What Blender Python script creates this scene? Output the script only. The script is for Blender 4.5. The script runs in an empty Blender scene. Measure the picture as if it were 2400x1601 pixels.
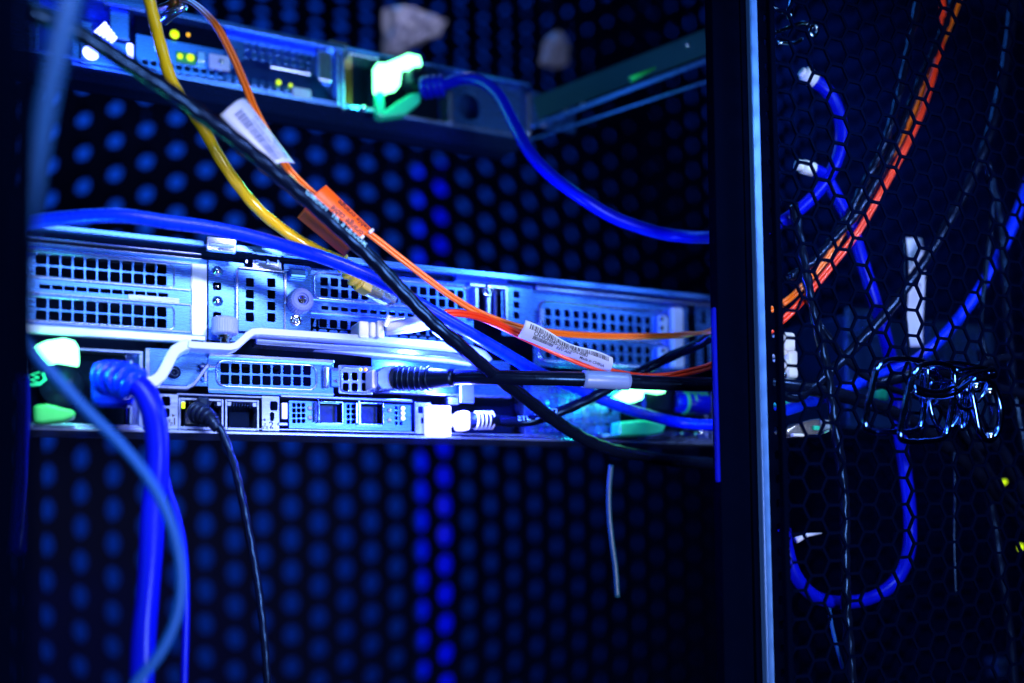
import bpy, math, random
from mathutils import Vector, Matrix
random.seed(7)
S = 0.001                      # all helper coordinates are millimetres
scn = bpy.context.scene
COL = scn.collection
V = Vector

# ------------------------------------------------------------------ camera
F = 2200.0; TH = math.radians(25.6); PI_ = math.radians(2.7); RO = math.radians(0.88)
CAM = V((0, -474, 0)); SHY = 298.0
fwd = V((math.sin(TH)*math.cos(PI_), math.cos(TH)*math.cos(PI_), math.sin(PI_)))
rt = V((math.cos(TH), -math.sin(TH), 0)); up = rt.cross(fwd)
rt2 = math.cos(RO)*rt - math.sin(RO)*up; up2 = math.cos(RO)*up + math.sin(RO)*rt
cd = bpy.data.cameras.new('camera'); cam = bpy.data.objects.new('camera', cd); COL.objects.link(cam)
M = Matrix((( rt2.x, up2.x, -fwd.x), (rt2.y, up2.y, -fwd.y), (rt2.z, up2.z, -fwd.z))).to_4x4()
M.translation = CAM*S
cam.matrix_world = M
cd.sensor_width = 36; cd.lens = F/2400*36; cd.shift_y = SHY/2400
cd.clip_start = 0.01; cd.clip_end = 50
cd.dof.use_dof = True; cd.dof.focus_distance = 0.470; cd.dof.aperture_fstop = 2.5
cd.dof.aperture_blades = 9
scn.camera = cam

# ------------------------------------------------------------------ world and lights
w = bpy.data.worlds.new('World'); scn.world = w; w.use_nodes = True
w.node_tree.nodes['Background'].inputs[0].default_value = (0.02, 0.10, 0.6, 1)
w.node_tree.nodes['Background'].inputs[1].default_value = 0.006
scn.view_settings.view_transform = 'Standard'; scn.view_settings.look = 'None'
scn.view_settings.exposure = 0; scn.view_settings.gamma = 1
def area(name, loc, target, size, power, col, sizey=None):
    l = bpy.data.lights.new(name, 'AREA'); l.energy = power; l.color = col; l.size = size*S
    if sizey: l.shape = 'RECTANGLE'; l.size_y = sizey*S
    o = bpy.data.objects.new(name, l); COL.objects.link(o); o.location = V(loc)*S
    o.rotation_euler = (V(target)-V(loc)).to_track_quat('-Z', 'Y').to_euler(); return o
def lamp(name, loc, power, col, r=4):
    l = bpy.data.lights.new(name, 'POINT'); l.energy = power; l.color = col; l.shadow_soft_size = r*S
    o = bpy.data.objects.new(name, l); COL.objects.link(o); o.location = V(loc)*S; return o
def spot(name, loc, target, power, col, ang, blend, r):
    l = bpy.data.lights.new(name, 'SPOT'); l.energy = power; l.color = col; l.spot_size = math.radians(ang); l.spot_blend = blend; l.shadow_soft_size = r*S
    o = bpy.data.objects.new(name, l); COL.objects.link(o); o.location = V(loc)*S
    o.rotation_euler = (V(target)-V(loc)).to_track_quat('-Z', 'Y').to_euler(); return o
spot('key_light', (20, -270, 225), (48, -10, 6), 5.2, (0.66, 0.70, 1.0), 50, 1.0, 35)
spot('blue_light', (230, -340, 90), (142, 0, -12), 9.0, (0.012, 0.03, 1.0), 30, 1.0, 20)
spot('cable_light', (150, -400, 270), (100, -50, 82), 5.4, (0.82, 0.68, 1.0), 33, .9, 25)
area('glare_light', (225, -520, -40), (90, 0, -5), 110, 3.0, (0.74, 0.74, 1.0), 130)
area('far_light', (430, -330, 250), (240, 0, 20), 130, 0.42, (0.22, 0.48, 1.0))
area('left_light', (-260, -300, 60), (30, 0, 0), 120, 0.12, (0.2, 0.5, 1.0))
spot('right_light', (520, -380, 330), (430, -100, 60), 4.6, (0.5, 0.6, 1.0), 50, .8, 20)
area('top_light', (60, -120, 330), (80, 30, 190), 90, 0.08, (0.2, 0.6, 1.0))

# ------------------------------------------------------------------ pixel rays -> points on real planes
def ray(px, py):
    x = (px-1200)/F; y = (800.5+SHY-py)/F
    return rt2*x + up2*y + fwd
def P(px, py, Y=0.0):
    d = ray(px, py); t = (Y-CAM.y)/d.y
    return CAM + d*t
def RC(x0, y0, x1, y1, Y=0.0):
    "axis aligned rectangle on plane Y from picture bounds: X0,X1,Z0,Z1"
    ym = (y0+y1)/2; xm = (x0+x1)/2
    return P(x0, ym, Y).x, P(x1, ym, Y).x, P(xm, y1, Y).z, P(xm, y0, Y).z

# ------------------------------------------------------------------ materials
def mat(name, col, rough=0.5, metal=0.0, emis=None, es=0.0, noise=0.0, nscale=300, bump=0.0, bscale=500,
        stretch=(1, 1, 1), trans=0.0, spec=0.5, alpha=1.0, coat=0.0, sss=0.0, tint=None):
    m = bpy.data.materials.new(name); m.use_nodes = True
    nt = m.node_tree; b = nt.nodes['Principled BSDF']
    b.inputs['Base Color'].default_value = (*col, 1); b.inputs['Roughness'].default_value = rough
    b.inputs['Metallic'].default_value = metal; b.inputs['Specular IOR Level'].default_value = spec
    b.inputs['Transmission Weight'].default_value = trans; b.inputs['Alpha'].default_value = alpha
    b.inputs['Coat Weight'].default_value = coat
    if tint: b.inputs['Specular Tint'].default_value = (*tint, 1)
    if sss: b.inputs['Subsurface Weight'].default_value = sss; b.inputs['Subsurface Radius'].default_value = (.002,.002,.004); b.inputs['Subsurface Scale'].default_value = 1
    if emis: b.inputs['Emission Color'].default_value = (*emis, 1); b.inputs['Emission Strength'].default_value = es
    tc = nt.nodes.new('ShaderNodeTexCoord'); mp = nt.nodes.new('ShaderNodeMapping'); mp.inputs['Scale'].default_value = stretch
    nt.links.new(tc.outputs['Object'], mp.inputs['Vector'])
    n = nt.nodes.new('ShaderNodeTexNoise'); n.inputs['Scale'].default_value = nscale; n.inputs['Detail'].default_value = 5
    nt.links.new(mp.outputs[0], n.inputs['Vector'])
    if noise:
        r = nt.nodes.new('ShaderNodeMapRange'); r.inputs[3].default_value = max(0.03, rough-noise); r.inputs[4].default_value = rough+noise
        nt.links.new(n.outputs['Fac'], r.inputs[0]); nt.links.new(r.outputs[0], b.inputs['Roughness'])
        n2 = nt.nodes.new('ShaderNodeTexNoise'); n2.inputs['Scale'].default_value = 28; n2.inputs['Detail'].default_value = 6
        nt.links.new(tc.outputs['Object'], n2.inputs['Vector'])
        cr = nt.nodes.new('ShaderNodeMix'); cr.data_type = 'RGBA'
        cr.inputs[6].default_value = (*[c*0.72 for c in col], 1); cr.inputs[7].default_value = (*[min(1, c*1.15) for c in col], 1)
        nt.links.new(n2.outputs['Fac'], cr.inputs[0]); nt.links.new(cr.outputs[2], b.inputs['Base Color'])
    if bump:
        n3 = nt.nodes.new('ShaderNodeTexNoise'); n3.inputs['Scale'].default_value = bscale; n3.inputs['Detail'].default_value = 3
        nt.links.new(mp.outputs[0], n3.inputs['Vector'])
        bp = nt.nodes.new('ShaderNodeBump'); bp.inputs['Strength'].default_value = bump; bp.inputs['Distance'].default_value = 0.0004
        nt.links.new(n3.outputs['Fac'], bp.inputs['Height']); nt.links.new(bp.outputs[0], b.inputs['Normal'])
    return m
STEEL = (0.07, 0.26, 0.95)  # the light's blue put into grey steel, paler and deeper versions too
M_STEEL = mat('blue_lit_steel', STEEL, .27, .90, noise=.05, nscale=2600, stretch=(.05, 1, 1))
M_STEEL2 = mat('pale_steel', (0.30, 0.46, 1.0), .24, .9, noise=.08, nscale=2200, stretch=(.05, 1, 1))
M_STEEL3 = mat('deep_steel', (0.012, 0.07, 0.32), .4, .8, noise=.12, nscale=500, bump=.3)
M_CHROME = mat('chrome', (0.62, 0.74, 0.98), .10, 1, noise=.05, nscale=300, bump=.3, bscale=120)
M_DARK = mat('dark_cavity_plastic', (0.001, 0.003, 0.012), .5, 0, noise=.15, bump=.2, spec=.08, tint=(.1, .3, 1))
M_BLACK = mat('black_plastic', (0.003, 0.006, 0.02), .32, 0, noise=.1, bump=.25, bscale=500, tint=(.2, .45, 1))
M_JBLACK = mat('black_pvc_jacket', (0.002, 0.004, 0.016), .24, 0, noise=.08, bump=.4, bscale=140, spec=.45, tint=(.15, .42, 1))
M_JBLUE = mat('blue_pvc_jacket', (0.001, 0.028, 1.0), .28, 0, noise=.08, bump=.35, bscale=130, spec=.4, tint=(.5, .6, 1))
M_JBLUE2 = mat('deep_blue_pvc_jacket', (0.001, 0.004, 0.48), .33, 0, noise=.08, bump=.3, bscale=130, spec=.3, tint=(.3, .5, 1))
M_JYEL = mat('yellow_pvc_jacket', (1.0, 0.60, 0.012), .22, 0, noise=.04, bump=.8, bscale=110, coat=.8)
M_JOR = mat('orange_pvc_jacket', (1.0, 0.17, 0.006), .34, 0, noise=.08, bump=.25, bscale=200, coat=.2)
M_JRED = mat('red_orange_pvc_jacket', (1.0, 0.045, 0.008), .34, 0, noise=.08, bump=.25, bscale=200, coat=.2)
M_GREY = mat('slate_blue_jacket', (0.004, 0.075, 0.36), .55, 0, noise=.1, bump=.2, spec=.2)
M_TEAL = mat('grey_teal_jacket', (0.01, 0.07, 0.13), .4, 0, noise=.1, bump=.2)
M_LABEL = mat('white_label_vinyl', (0.52, 0.62, 1.0), .42, 0, noise=.05, nscale=80, bump=.12, bscale=60)
M_ORLAB = mat('orange_label_vinyl', (1.0, 0.115, 0.004), .42, 0, noise=.06, bump=.3, bscale=900)
M_INK = mat('black_ink', (0.006, 0.008, 0.03), .6)
M_BINK = mat('blue_ink', (0.004, 0.04, 0.26), .6)
M_CYINK = mat('pale_print', (0.25, 0.65, 0.95), .5)
M_NYLON = mat('lavender_nylon', (0.22, 0.30, 0.90), .45, 0, noise=.08, bump=.2, sss=.15)
M_LEVER = mat('pale_lever_plastic', (0.42, 0.55, 1.0), .42, .0, noise=.08, bump=.2, bscale=300)
M_WHITE = mat('white_connector_plastic', (0.75, 0.82, 1.0), .35, 0, noise=.08, bump=.2, sss=.2)
M_CLEAR = mat('clear_plastic', (0.85, 0.92, 1.0), .12, 0, trans=.85, noise=.05, bump=.3)
M_YBOOT = mat('pale_yellow_boot', (0.95, 0.72, 0.12), .45, 0, noise=.08, bump=.2, sss=.1)
M_GREEN = mat('lit_green_latch', (0.1, 0.8, 0.4), .4, 0, emis=(0.17, 1.0, 0.40), es=6.5)
M_GREEN2 = mat('green_latch_plastic', (0.02, 0.75, 0.45), .4, 0, noise=.08, bump=.2, sss=.2)
M_GREEN3 = mat('dull_green_plastic_and_glint', (0.02, 0.40, 0.10), .45, 0, noise=.08, bump=.2)
M_LEDY = mat('lit_yellow_led', (.8, .9, 0), .4, emis=(0.62, 0.95, 0.0), es=1.15)
M_LEDA = mat('lit_amber_led', (.8, .4, 0), .4, emis=(1.0, 0.45, 0.02), es=1.5)
M_LEDW = mat('lit_white_led', (.8, .8, 1), .4, emis=(0.18, 0.22, 1.0), es=9.0)
M_LEDT = mat('lit_blue_white_tab', (.8, .8, 1), .4, emis=(0.36, 0.36, 1.0), es=2.5, noise=.05)
M_GLOWB = mat('added_blue_glow', (0, 0, 1), .4, emis=(0.0, 0.005, 1.0), es=0.75)  # glow of the added bar behind the door
M_MESH = mat('black_powder_coat', (0.001, 0.004, 0.030), .6, .0, spec=.05, noise=.12, nscale=120, bump=.3)
M_MESH2 = mat('black_powder_coat_wire', (0.0003, 0.0013, 0.009), .8, .0, spec=.0, noise=.12, nscale=120, bump=.3)
M_POST = mat('black_painted_rack_post', (0.0003, 0.001, 0.006), .8, .0, spec=.0, noise=.12, bump=.3)
M_EDGE = mat('bare_aluminium_edge', (0.12, 0.34, 1.0), .34, .2, noise=.06, nscale=200, bump=.1)
M_WALL = mat('blue_painted_wall', (0.02, 0.20, 0.75), .7, 0, noise=.1, bump=.2)
M_RING = mat('blue_tinted_nickel', (0.06, 0.16, 0.50), .12, 1.0, noise=.04)
M_LITEDGE = mat('blue_lit_edge_tint', (0.0, 0.003, 0.30), .6, 0, noise=.1, bump=.2, spec=.05)  # blue light on the post flange put into this colour
M_PALE = mat('glare_bright_steel', (0.42, 0.60, 1.0), .34, .75, noise=.12, nscale=500, bump=.1, bscale=400, stretch=(.1, 1, 1))  # brighter copy of the steel: glare put into the base colour
M_SLEEVE = mat('blue_grey_sleeve', (0.16, 0.26, 0.62), .35, 0, noise=.06, bump=.2)
M_WEB = mat('dark_green_lit_web', (0.008, 0.05, 0.08), .35, .3, noise=.1, bump=.3, tint=(.2, .5, 1))  # green of the latch's reflected glow mixed into the base
M_COPPER = mat('copper_contacts', (0.22, 0.08, 0.03), .35, .8, noise=.1)

# ------------------------------------------------------------------ object helpers
def loc_of(o):
    L = V((0, 0, 0))
    while o: L = L + o.location; o = o.parent
    return L/S
def mk(name, vs, fs, m, parent=None, smooth=False, base=None, bevel=0, label=None, sm_angle=None):
    off = loc_of(parent) if parent else (V(base) if base is not None else V((0, 0, 0)))
    if base is None and parent is None and vs:
        off = sum((V(v) for v in vs), V((0, 0, 0)))/len(vs)
    me = bpy.data.meshes.new(name); me.from_pydata([(V(v)-off)*S for v in vs], [], fs)
    me.validate(); me.update()
    import bmesh
    bm = bmesh.new(); bm.from_mesh(me); bmesh.ops.recalc_face_normals(bm, faces=bm.faces); bm.to_mesh(me); bm.free()
    o = bpy.data.objects.new(name, me); COL.objects.link(o)
    if parent: o.parent = parent
    else: o.location = off*S
    me.materials.append(m)
    if smooth:
        for p in me.polygons: p.use_smooth = True
    if bevel:
        b = o.modifiers.new('bevel', 'BEVEL'); b.width = bevel*S; b.segments = 2; b.limit_method = 'ANGLE'
    if label: o['label'] = label
    return o
def root(name, loc, label, cat, group=None):
    o = bpy.data.objects.new(name, None); COL.objects.link(o); o.location = V(loc)*S
    o.empty_display_size = .01
    tag(o, label, cat, group); return o
def tag(o, label=None, cat=None, group=None, kind=None):
    if label: o['label'] = label
    if cat: o['category'] = cat
    if group: o['group'] = group
    if kind: o['kind'] = kind
    return o
class MB:
    def __init__(s): s.v = []; s.f = []
    def add(s, vs, fs):
        n = len(s.v); s.v += [V(v) for v in vs]; s.f += [tuple(i+n for i in f) for f in fs]
    def box(s, x0, x1, y0, y1, z0, z1):
        s.add([(x0,y0,z0),(x1,y0,z0),(x1,y1,z0),(x0,y1,z0),(x0,y0,z1),(x1,y0,z1),(x1,y1,z1),(x0,y1,z1)],
              [(0,3,2,1),(4,5,6,7),(0,1,5,4),(1,2,6,5),(2,3,7,6),(3,0,4,7)]); return s
    def pbox(s, px0, py0, px1, py1, Y0, Y1, Yref=None):
        a = RC(px0, py0, px1, py1, Y0 if Yref is None else Yref)
        return s.box(a[0], a[1], Y0, Y1, a[2], a[3])
    def tube(s, pts, r, n=10, caps=True, twist=0.0, amp=0.0, squash=None, closed=False):
        pts = [V(p) for p in pts]; N = len(pts); rings = []
        rr = r if callable(r) else (lambda t: r)
        tan = []
        for i in range(N):
            if closed: t = pts[(i+1) % N]-pts[i-1]
            else: t = pts[min(i+1, N-1)]-pts[max(i-1, 0)]
            tan.append(t.normalized())
        nrm = V((0, -1, 0)); nrm = (nrm - tan[0]*nrm.dot(tan[0])).normalized()
        if nrm.length < .1: nrm = V((0, 0, 1))
        L = 0
        for i in range(N):
            if i: L += (pts[i]-pts[i-1]).length
            nrm = (nrm - tan[i]*nrm.dot(tan[i])).normalized(); b = tan[i].cross(nrm)
            R = rr(i/(N-1)); ring = []
            for k in range(n):
                a = 2*math.pi*k/n
                q = R*(1+amp*math.cos(2*a - L*twist)+amp*.5*math.sin(3*a+L*twist*.7))
                ring.append(pts[i] + nrm*math.cos(a)*q + b*math.sin(a)*q*(squash or 1))
            rings.append(ring)
        vs = [v for g in rings for v in g]; fs = []
        M_ = N if closed else N-1
        for i in range(M_):
            j = (i+1) % N
            for k in range(n): fs.append((i*n+k, i*n+(k+1) % n, j*n+(k+1) % n, j*n+k))
        if caps and not closed:
            fs.append(tuple(range(n-1, -1, -1))); fs.append(tuple((N-1)*n+k for k in range(n)))
        s.add(vs, fs); return s
    def lathe(s, c, axis, prof, n=28, ribs=0, amp=0):
        "prof: list of (distance along axis, radius)"
        c = V(c); ax = V(axis).normalized(); u = ax.orthogonal().normalized(); w_ = ax.cross(u)
        vs = []; fs = []
        for (d, r) in prof:
            for k in range(n):
                a = 2*math.pi*k/n; q = r*(1+(amp if (ribs and k % 2) else 0))
                vs.append(c+ax*d+u*math.cos(a)*q+w_*math.sin(a)*q)
        for i in range(len(prof)-1):
            for k in range(n): fs.append((i*n+k, i*n+(k+1) % n, (i+1)*n+(k+1) % n, (i+1)*n+k))
        fs.append(tuple(range(n-1, -1, -1))); fs.append(tuple((len(prof)-1)*n+k for k in range(n)))
        s.add(vs, fs); return s
    def prism(s, outline, y0, y1):
        "outline = list of (x,z)"
        n = len(outline)
        s.add([(x, y0, z) for x, z in outline]+[(x, y1, z) for x, z in outline],
              [tuple(range(n)), tuple(range(2*n-1, n-1, -1))]+[(i, (i+1) % n, (i+1) % n+n, i+n) for i in range(n)]); return s
    def build(s, name, m, parent=None, **k): return mk(name, s.v, s.f, m, parent, **k)
def pprism(pts, Y0, Y1):
    "outline in picture points on plane Y0, given real thickness"
    o = [P(x, y, Y0) for x, y in pts]
    return MB().prism([(p.x, p.z) for p in o], Y0, Y1)
def catmull(pts, k=8):
    pts = [V(p) for p in pts]; q = [pts[0]*2-pts[1]]+pts+[pts[-1]*2-pts[-2]]; out = []
    for i in range(1, len(q)-2):
        for j in range(k):
            t = j/k; a, b, c, d = q[i-1], q[i], q[i+1], q[i+2]
            out.append(.5*((2*b)+(c-a)*t+(2*a-5*b+4*c-d)*t*t+(3*b-a-3*c+d)*t**3))
    out.append(pts[-1]); return out
def path(pp, k=8): return catmull([P(*p) for p in pp], k)
def rrect(cx, cz, w_, h_, r, n=4):
    out = []
    for sx, sz, a0 in ((1, 1, 0), (-1, 1, 90), (-1, -1, 180), (1, -1, 270)):
        for i in range(n+1):
            a = math.radians(a0+90*i/n)
            out.append((cx+sx*(w_/2-r)+r*math.cos(a), cz+sz*(h_/2-r)+r*math.sin(a)))
    return out
def plate(name, outline, holes, y, th, m, parent=None, bevel=.15, label=None):
    "punched sheet: front at y, back at y+th"
    cu = bpy.data.curves.new(name, 'CURVE'); cu.dimensions = '2D'; cu.fill_mode = 'BOTH'
    cu.extrude = max(.01, th/2-bevel); cu.bevel_depth = bevel; cu.bevel_resolution = 1; cu.offset = -bevel
    for loop in [outline]+holes:
        sp = cu.splines.new('POLY'); sp.points.add(len(loop)-1)
        for i, (x, z) in enumerate(loop): sp.points[i].co = (x, z, 0, 1)
        sp.use_cyclic_u = True
    o = bpy.data.objects.new('tmp', cu); COL.objects.link(o)
    dg = bpy.context.evaluated_depsgraph_get(); me = o.evaluated_get(dg).to_mesh()
    vs = [(v.co.x, y+th/2-v.co.z, v.co.y) for v in me.vertices]; fs = [tuple(p.vertices) for p in me.polygons]
    bpy.data.objects.remove(o); bpy.data.curves.remove(cu)
    return mk(name, vs, fs, m, parent, label=label)
def rect_out(a, r=.6): return rrect((a[0]+a[1])/2, (a[2]+a[3])/2, a[1]-a[0], a[3]-a[2], r)
def hole_grid(ax, ay, bx, by, nc, nr, rowpitch, w_, h_, r=.7, Y=0.0):
    "first and last hole centre in the picture, row pitch and hole size in mm"
    A = P(ax, ay, Y); B = P(bx, by, Y); out = []
    for j in range(nr):
        for i in range(nc):
            t = i/(nc-1) if nc > 1 else 0
            out.append(rrect(A.x+(B.x-A.x)*t, A.z+(B.z-A.z)*t-j*rowpitch, w_, h_, min(r, w_/2-.02, h_/2-.02)))
    return out
def text_mesh(body, size, align='LEFT', font_ext=0.0):
    cu = bpy.data.curves.new('t', 'FONT'); cu.body = body; cu.size = size; cu.align_x = align; cu.resolution_u = 2
    cu.offset = size*.012
    o = bpy.data.objects.new('tmp', cu); COL.objects.link(o)
    dg = bpy.context.evaluated_depsgraph_get(); me = o.evaluated_get(dg).to_mesh()
    vs = [(v.co.x, v.co.y) for v in me.vertices]; fs = [tuple(p.vertices) for p in me.polygons]
    bpy.data.objects.remove(o); bpy.data.curves.remove(cu); return vs, fs
def text_on(mb, body, size, fn, align='LEFT'):
    vs, fs = text_mesh(body, size, align); mb.add([fn(x, y) for x, y in vs], fs)
def face_text(mb, body, size, px, py, Y, align='CENTER'):
    c = P(px, py, Y); text_on(mb, body, size, lambda x, y: (c.x+x, Y, c.z+y), align)
class Sheet:
    "curved thin sheet, corners given as picture points (s along, t across), local mm coordinates"
    def __init__(s, TL, TR, BR, BL, bow=None):
        s.c = [P(*q) for q in (TL, TR, BR, BL)]; s.L = (s.c[1]-s.c[0]).length; s.H = (s.c[3]-s.c[0]).length
        s.bow = bow or (lambda u, v: V((0, 0, 0)))
    def at(s, u, v, off=0.0):
        a, b, c, d = s.c; p = (a*(1-u)+b*u)*(1-v)+(d*(1-u)+c*u)*v
        return p+s.bow(u, v)+V((0, -off, 0))
    def mesh(s, nu=28, nv=8, th=.12):
        vs = [s.at(i/nu, j/nv) for j in range(nv+1) for i in range(nu+1)]
        fs = [(j*(nu+1)+i, j*(nu+1)+i+1, (j+1)*(nu+1)+i+1, (j+1)*(nu+1)+i) for j in range(nv) for i in range(nu)]
        n = len(vs); vs2 = [v+V((0, th, 0)) for v in vs]
        edge = [i for i in range(nu+1)]+[j*(nu+1)+nu for j in range(1, nv+1)]+[nv*(nu+1)+i for i in range(nu-1, -1, -1)]+[j*(nu+1) for j in range(nv-1, 0, -1)]
        fs = fs+[tuple(i+n for i in reversed(f)) for f in fs]
        for i in range(len(edge)): a, b = edge[i], edge[(i+1) % len(edge)]; fs.append((a, b, b+n, a+n))
        m_ = MB(); m_.add(vs+vs2, fs); return m_
    def mm(s, x, y, off=.08): return s.at(x/s.L, y/s.H, off)      # y measured downwards from the top edge
    def bars(s, mb, x0, x1, y0, y1, seed, lo=.12, hi=.42):
        r = random.Random(seed); x = x0
        while x < x1-.3:
            w_ = r.choice((lo, lo, (lo+hi)/2, hi))
            for q in range(5):
                ya = y0+(y1-y0)*q/5; yb = y0+(y1-y0)*(q+1)/5
                mb.add([s.mm(x, ya, .16), s.mm(x+w_, ya, .16), s.mm(x+w_, yb, .16), s.mm(x, yb, .16)], [(0, 1, 2, 3)])
            x += w_+r.choice((lo, lo, lo*1.4, hi*.8))

# ================================================================== SETTING
wall = MB().box(-1500, 3600, 1700, 1760, -1200, 2200).build('back_wall', M_WALL); tag(wall, kind='structure')
area('wall_fill', (-150, 950, 1500), (400, 1700, -450), 700, 15, (0.04, 0.27, 1.0))  # unseen lamp added to light the wall behind the door

area('wall_fill_far', (1500, 1100, 1500), (1700, 1700, 100), 700, 6.5, (0.03, 0.22, 1.0))  # second added lamp, lifts the right side of the wall

# double-skin perforated door of the rack (two parallel punched skins, 20 mm apart)
def hexmesh(pitch, hole, x0, x1, z0, z1, y, th, seed=0, sides=12):
    mb = MB(); cw = pitch*math.sqrt(3)/2; R = pitch/math.sqrt(3); nx = int((x1-x0)/cw)+1; nz = int((z1-z0)/pitch)+1
    for i in range(nx):
        for j in range(nz):
            cx = x0+i*cw; cz = z0+j*pitch+(pitch/2 if i % 2 else 0)
            out = []; inn = []
            for k in range(12):
                a = math.radians(30*k)
                rr = R if k % 2 == 0 else R*math.cos(math.radians(30))
                out.append((cx+rr*math.cos(a), cz+rr*math.sin(a)))
                ri = hole/2 if sides == 12 else hole/2*(1 if k % 2 == 0 else math.cos(math.radians(30)))
                inn.append((cx+ri*(.9 if sides == 12 else 1)*math.cos(a), cz+ri*(1.2 if sides == 12 else 1)*math.sin(a)))
            vs = [(x, y, z) for x, z in out]+[(x, y, z) for x, z in inn]+[(x, y+th, z) for x, z in inn]
            fs = [(k, (k+1) % 12, 12+(k+1) % 12, 12+k) for k in range(12)]+[(12+k, 12+(k+1) % 12, 24+(k+1) % 12, 24+k) for k in range(12)]
            mb.add(vs, fs)
    return mb
door = root('mesh_door', (500, 560, -300), 'black perforated rack door with round holes filling the background behind the servers', 'rack door')
pz = 35.0
hexmesh(pz, pz*.57, -380, 2500, -480, 820, 560, 2).build('outer_skin', M_MESH, door)
hexmesh(pz, pz*.66, -373, 2500, -480, 820, 590, 2).build('inner_skin', M_MESH, door)

# added glowing bar behind the door, stands in for the LED's blue reflections
b0 = P(962, 1300, 680); b1 = P(1080, 1300, 640); bh = P(1030, 400, 640).z+440
bar = root('added_glow_bar', ((b0.x+b1.x)/2, 640, -450), 'added deep blue glow standing in for LED reflections, seen through the perforated door holes', 'added glow bar')
MB().lathe(((b0.x+b1.x)/2, 640, -440), (0, 0, 1), [(0, (b1.x-b0.x)/2), (bh, (b1.x-b0.x)/2)], n=24).build('tube', M_GLOWB, bar, smooth=True)  # body of the added glow bar
MB().lathe(((b0.x+b1.x)/2, 640, -450), (0, 0, 1), [(0, 30), (10, 30)], n=24).build('added_glow_bar_cap', M_BLACK, bar)

# ================================================================== LOWER SERVER
x0 = P(40, 1010).x; x1 = P(1690, 1010).x; zb = P(620, 1018).z; zt = P(700, 596).z
srv = root('rack_server', ((x0+x1)/2, 0, zb), 'large two unit steel server across the middle with a pale lever and thumb screws', 'server')
MB().box(x0, x1, 26, 44, zb+1, zt-3).build('chassis', M_STEEL3, srv, bevel=.6)
# top cover lip with folded edge
cov = MB(); cov.box(x0, x1, -6, 44, zt-2.8, zt-1.4); cov.box(x0, P(472, 590).x, -10, -6.3, zt-3.6, zt-1.0)
cov.box(P(545, 590).x, x1, -9, -6.3, zt-4.2, zt-1.0)
cov.build('top_cover', M_STEEL, srv, bevel=.3)
hk = MB(); a = RC(476, 572, 545, 604); hk.box(a[0], a[1], -12, -9.3, a[2], a[3]); hk.box(a[0]+1, a[1]-1, -14, -12.2, a[2]+2.4, a[3]-3.4)
hk.build('cover_catch', M_STEEL2, srv, bevel=.6)
cr = MB(); 
for (yy, hh, dy) in ((zt-6.3, .8, -3.5), (zt-8.4, .6, -2.6)): cr.box(x0, P(470, 600).x, dy, 20, yy, yy+hh)
cr.build('cover_rail', M_STEEL2, srv, bevel=.2)
# base flange
fl = MB(); fl.box(x0, x1, -5, 44, zb-.2, zb+.9); fl.box(x0, x1, -2.2, 6, zb+2.0, zb+2.9); fl.box(x0, x1, -5.6, -4.2, zb-.8, zb+.6)
fl.build('base_flange', M_STEEL2, srv, bevel=.25)
# internal boards glimpsed behind the holes
inn = MB(); inn.box(x0+2, x1-2, 23.5, 25.8, zb+3, zt-5)
for k in range(46):
    xx = random.uniform(x0+5, x1-8); zz = random.uniform(zb+6, zt-12)
    inn.box(xx, xx+random.uniform(2, 9), random.uniform(12, 22), 24.2, zz, zz+random.uniform(2, 12))
inn.build('circuit_board', M_DARK, srv)

def ridge(mb, a, y, r=.45, rad=2.2):
    o = rrect((a[0]+a[1])/2, (a[2]+a[3])/2, a[1]-a[0], a[3]-a[2], rad, 6)
    mb.tube([(x, y, z) for x, z in o], r, 6, closed=True)
# --- left riser bracket, two slot covers, vent row
a = RC(52, 578, 486, 800)
holes = hole_grid(97, 607, 379, 630, 11, 2, 5.7, 4.2, 4.7) + hole_grid(105, 672, 382, 692, 11, 1, 0, 4.3, 2.0, .3) + hole_grid(97, 710, 379, 731, 11, 2, 5.7, 4.2, 4.7)
zt_l = P(486, 606).z
plate('riser_bracket', rect_out((a[0], a[1], P(480, 797).z, zt_l-.5)), holes, 0, 1.2, M_STEEL, srv)
tr = MB()
c1 = RC(60, 585, 447, 672); c2 = RC(60, 700, 447, 772)
z = [P(447, 619).z, P(447, 681).z, P(447, 715).z, P(447, 779).z]
for zz in z: tr.box(x0, P(447, 650).x, -.9, -.2, zz-.35, zz+.35)
tr.box(P(446, 650).x, P(449, 650).x, -.9, -.2, z[1], z[0]); tr.box(P(446, 750).x, P(449, 750).x, -.9, -.2, z[3], z[2])
e1 = P(408, 650).x; 
ridge(tr, (x0-8, e1, P(400, 674).z, P(400, 620).z), -.1); ridge(tr, (x0-8, e1, P(400, 772).z, P(400, 719).z), -.1)
tr.box(P(300, 690).x, P(420, 700).x, -1.1, -.2, P(420, 712).z, P(420, 700).z-.0)
tr.build('slot_cover', M_STEEL2, srv, bevel=.12)
be = MB(); be.pbox(450, 618, 485, 786, -1.0, -.05); be.build('bracket_end_glare', M_PALE, srv, bevel=.2)  # bright patch added for the glare at the bracket's end
ribbon_pts = [(40, 769), (250, 784), (484, 797)]
bl_ = MB(); q = [P(x, y, -3) for x, y in ribbon_pts]; bl_.box(q[0].x, q[2].x, -4, -.1, q[2].z-2.2, q[2].z+2.2); bl_.build('bracket_lip', M_PALE, srv, bevel=.8)
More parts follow.
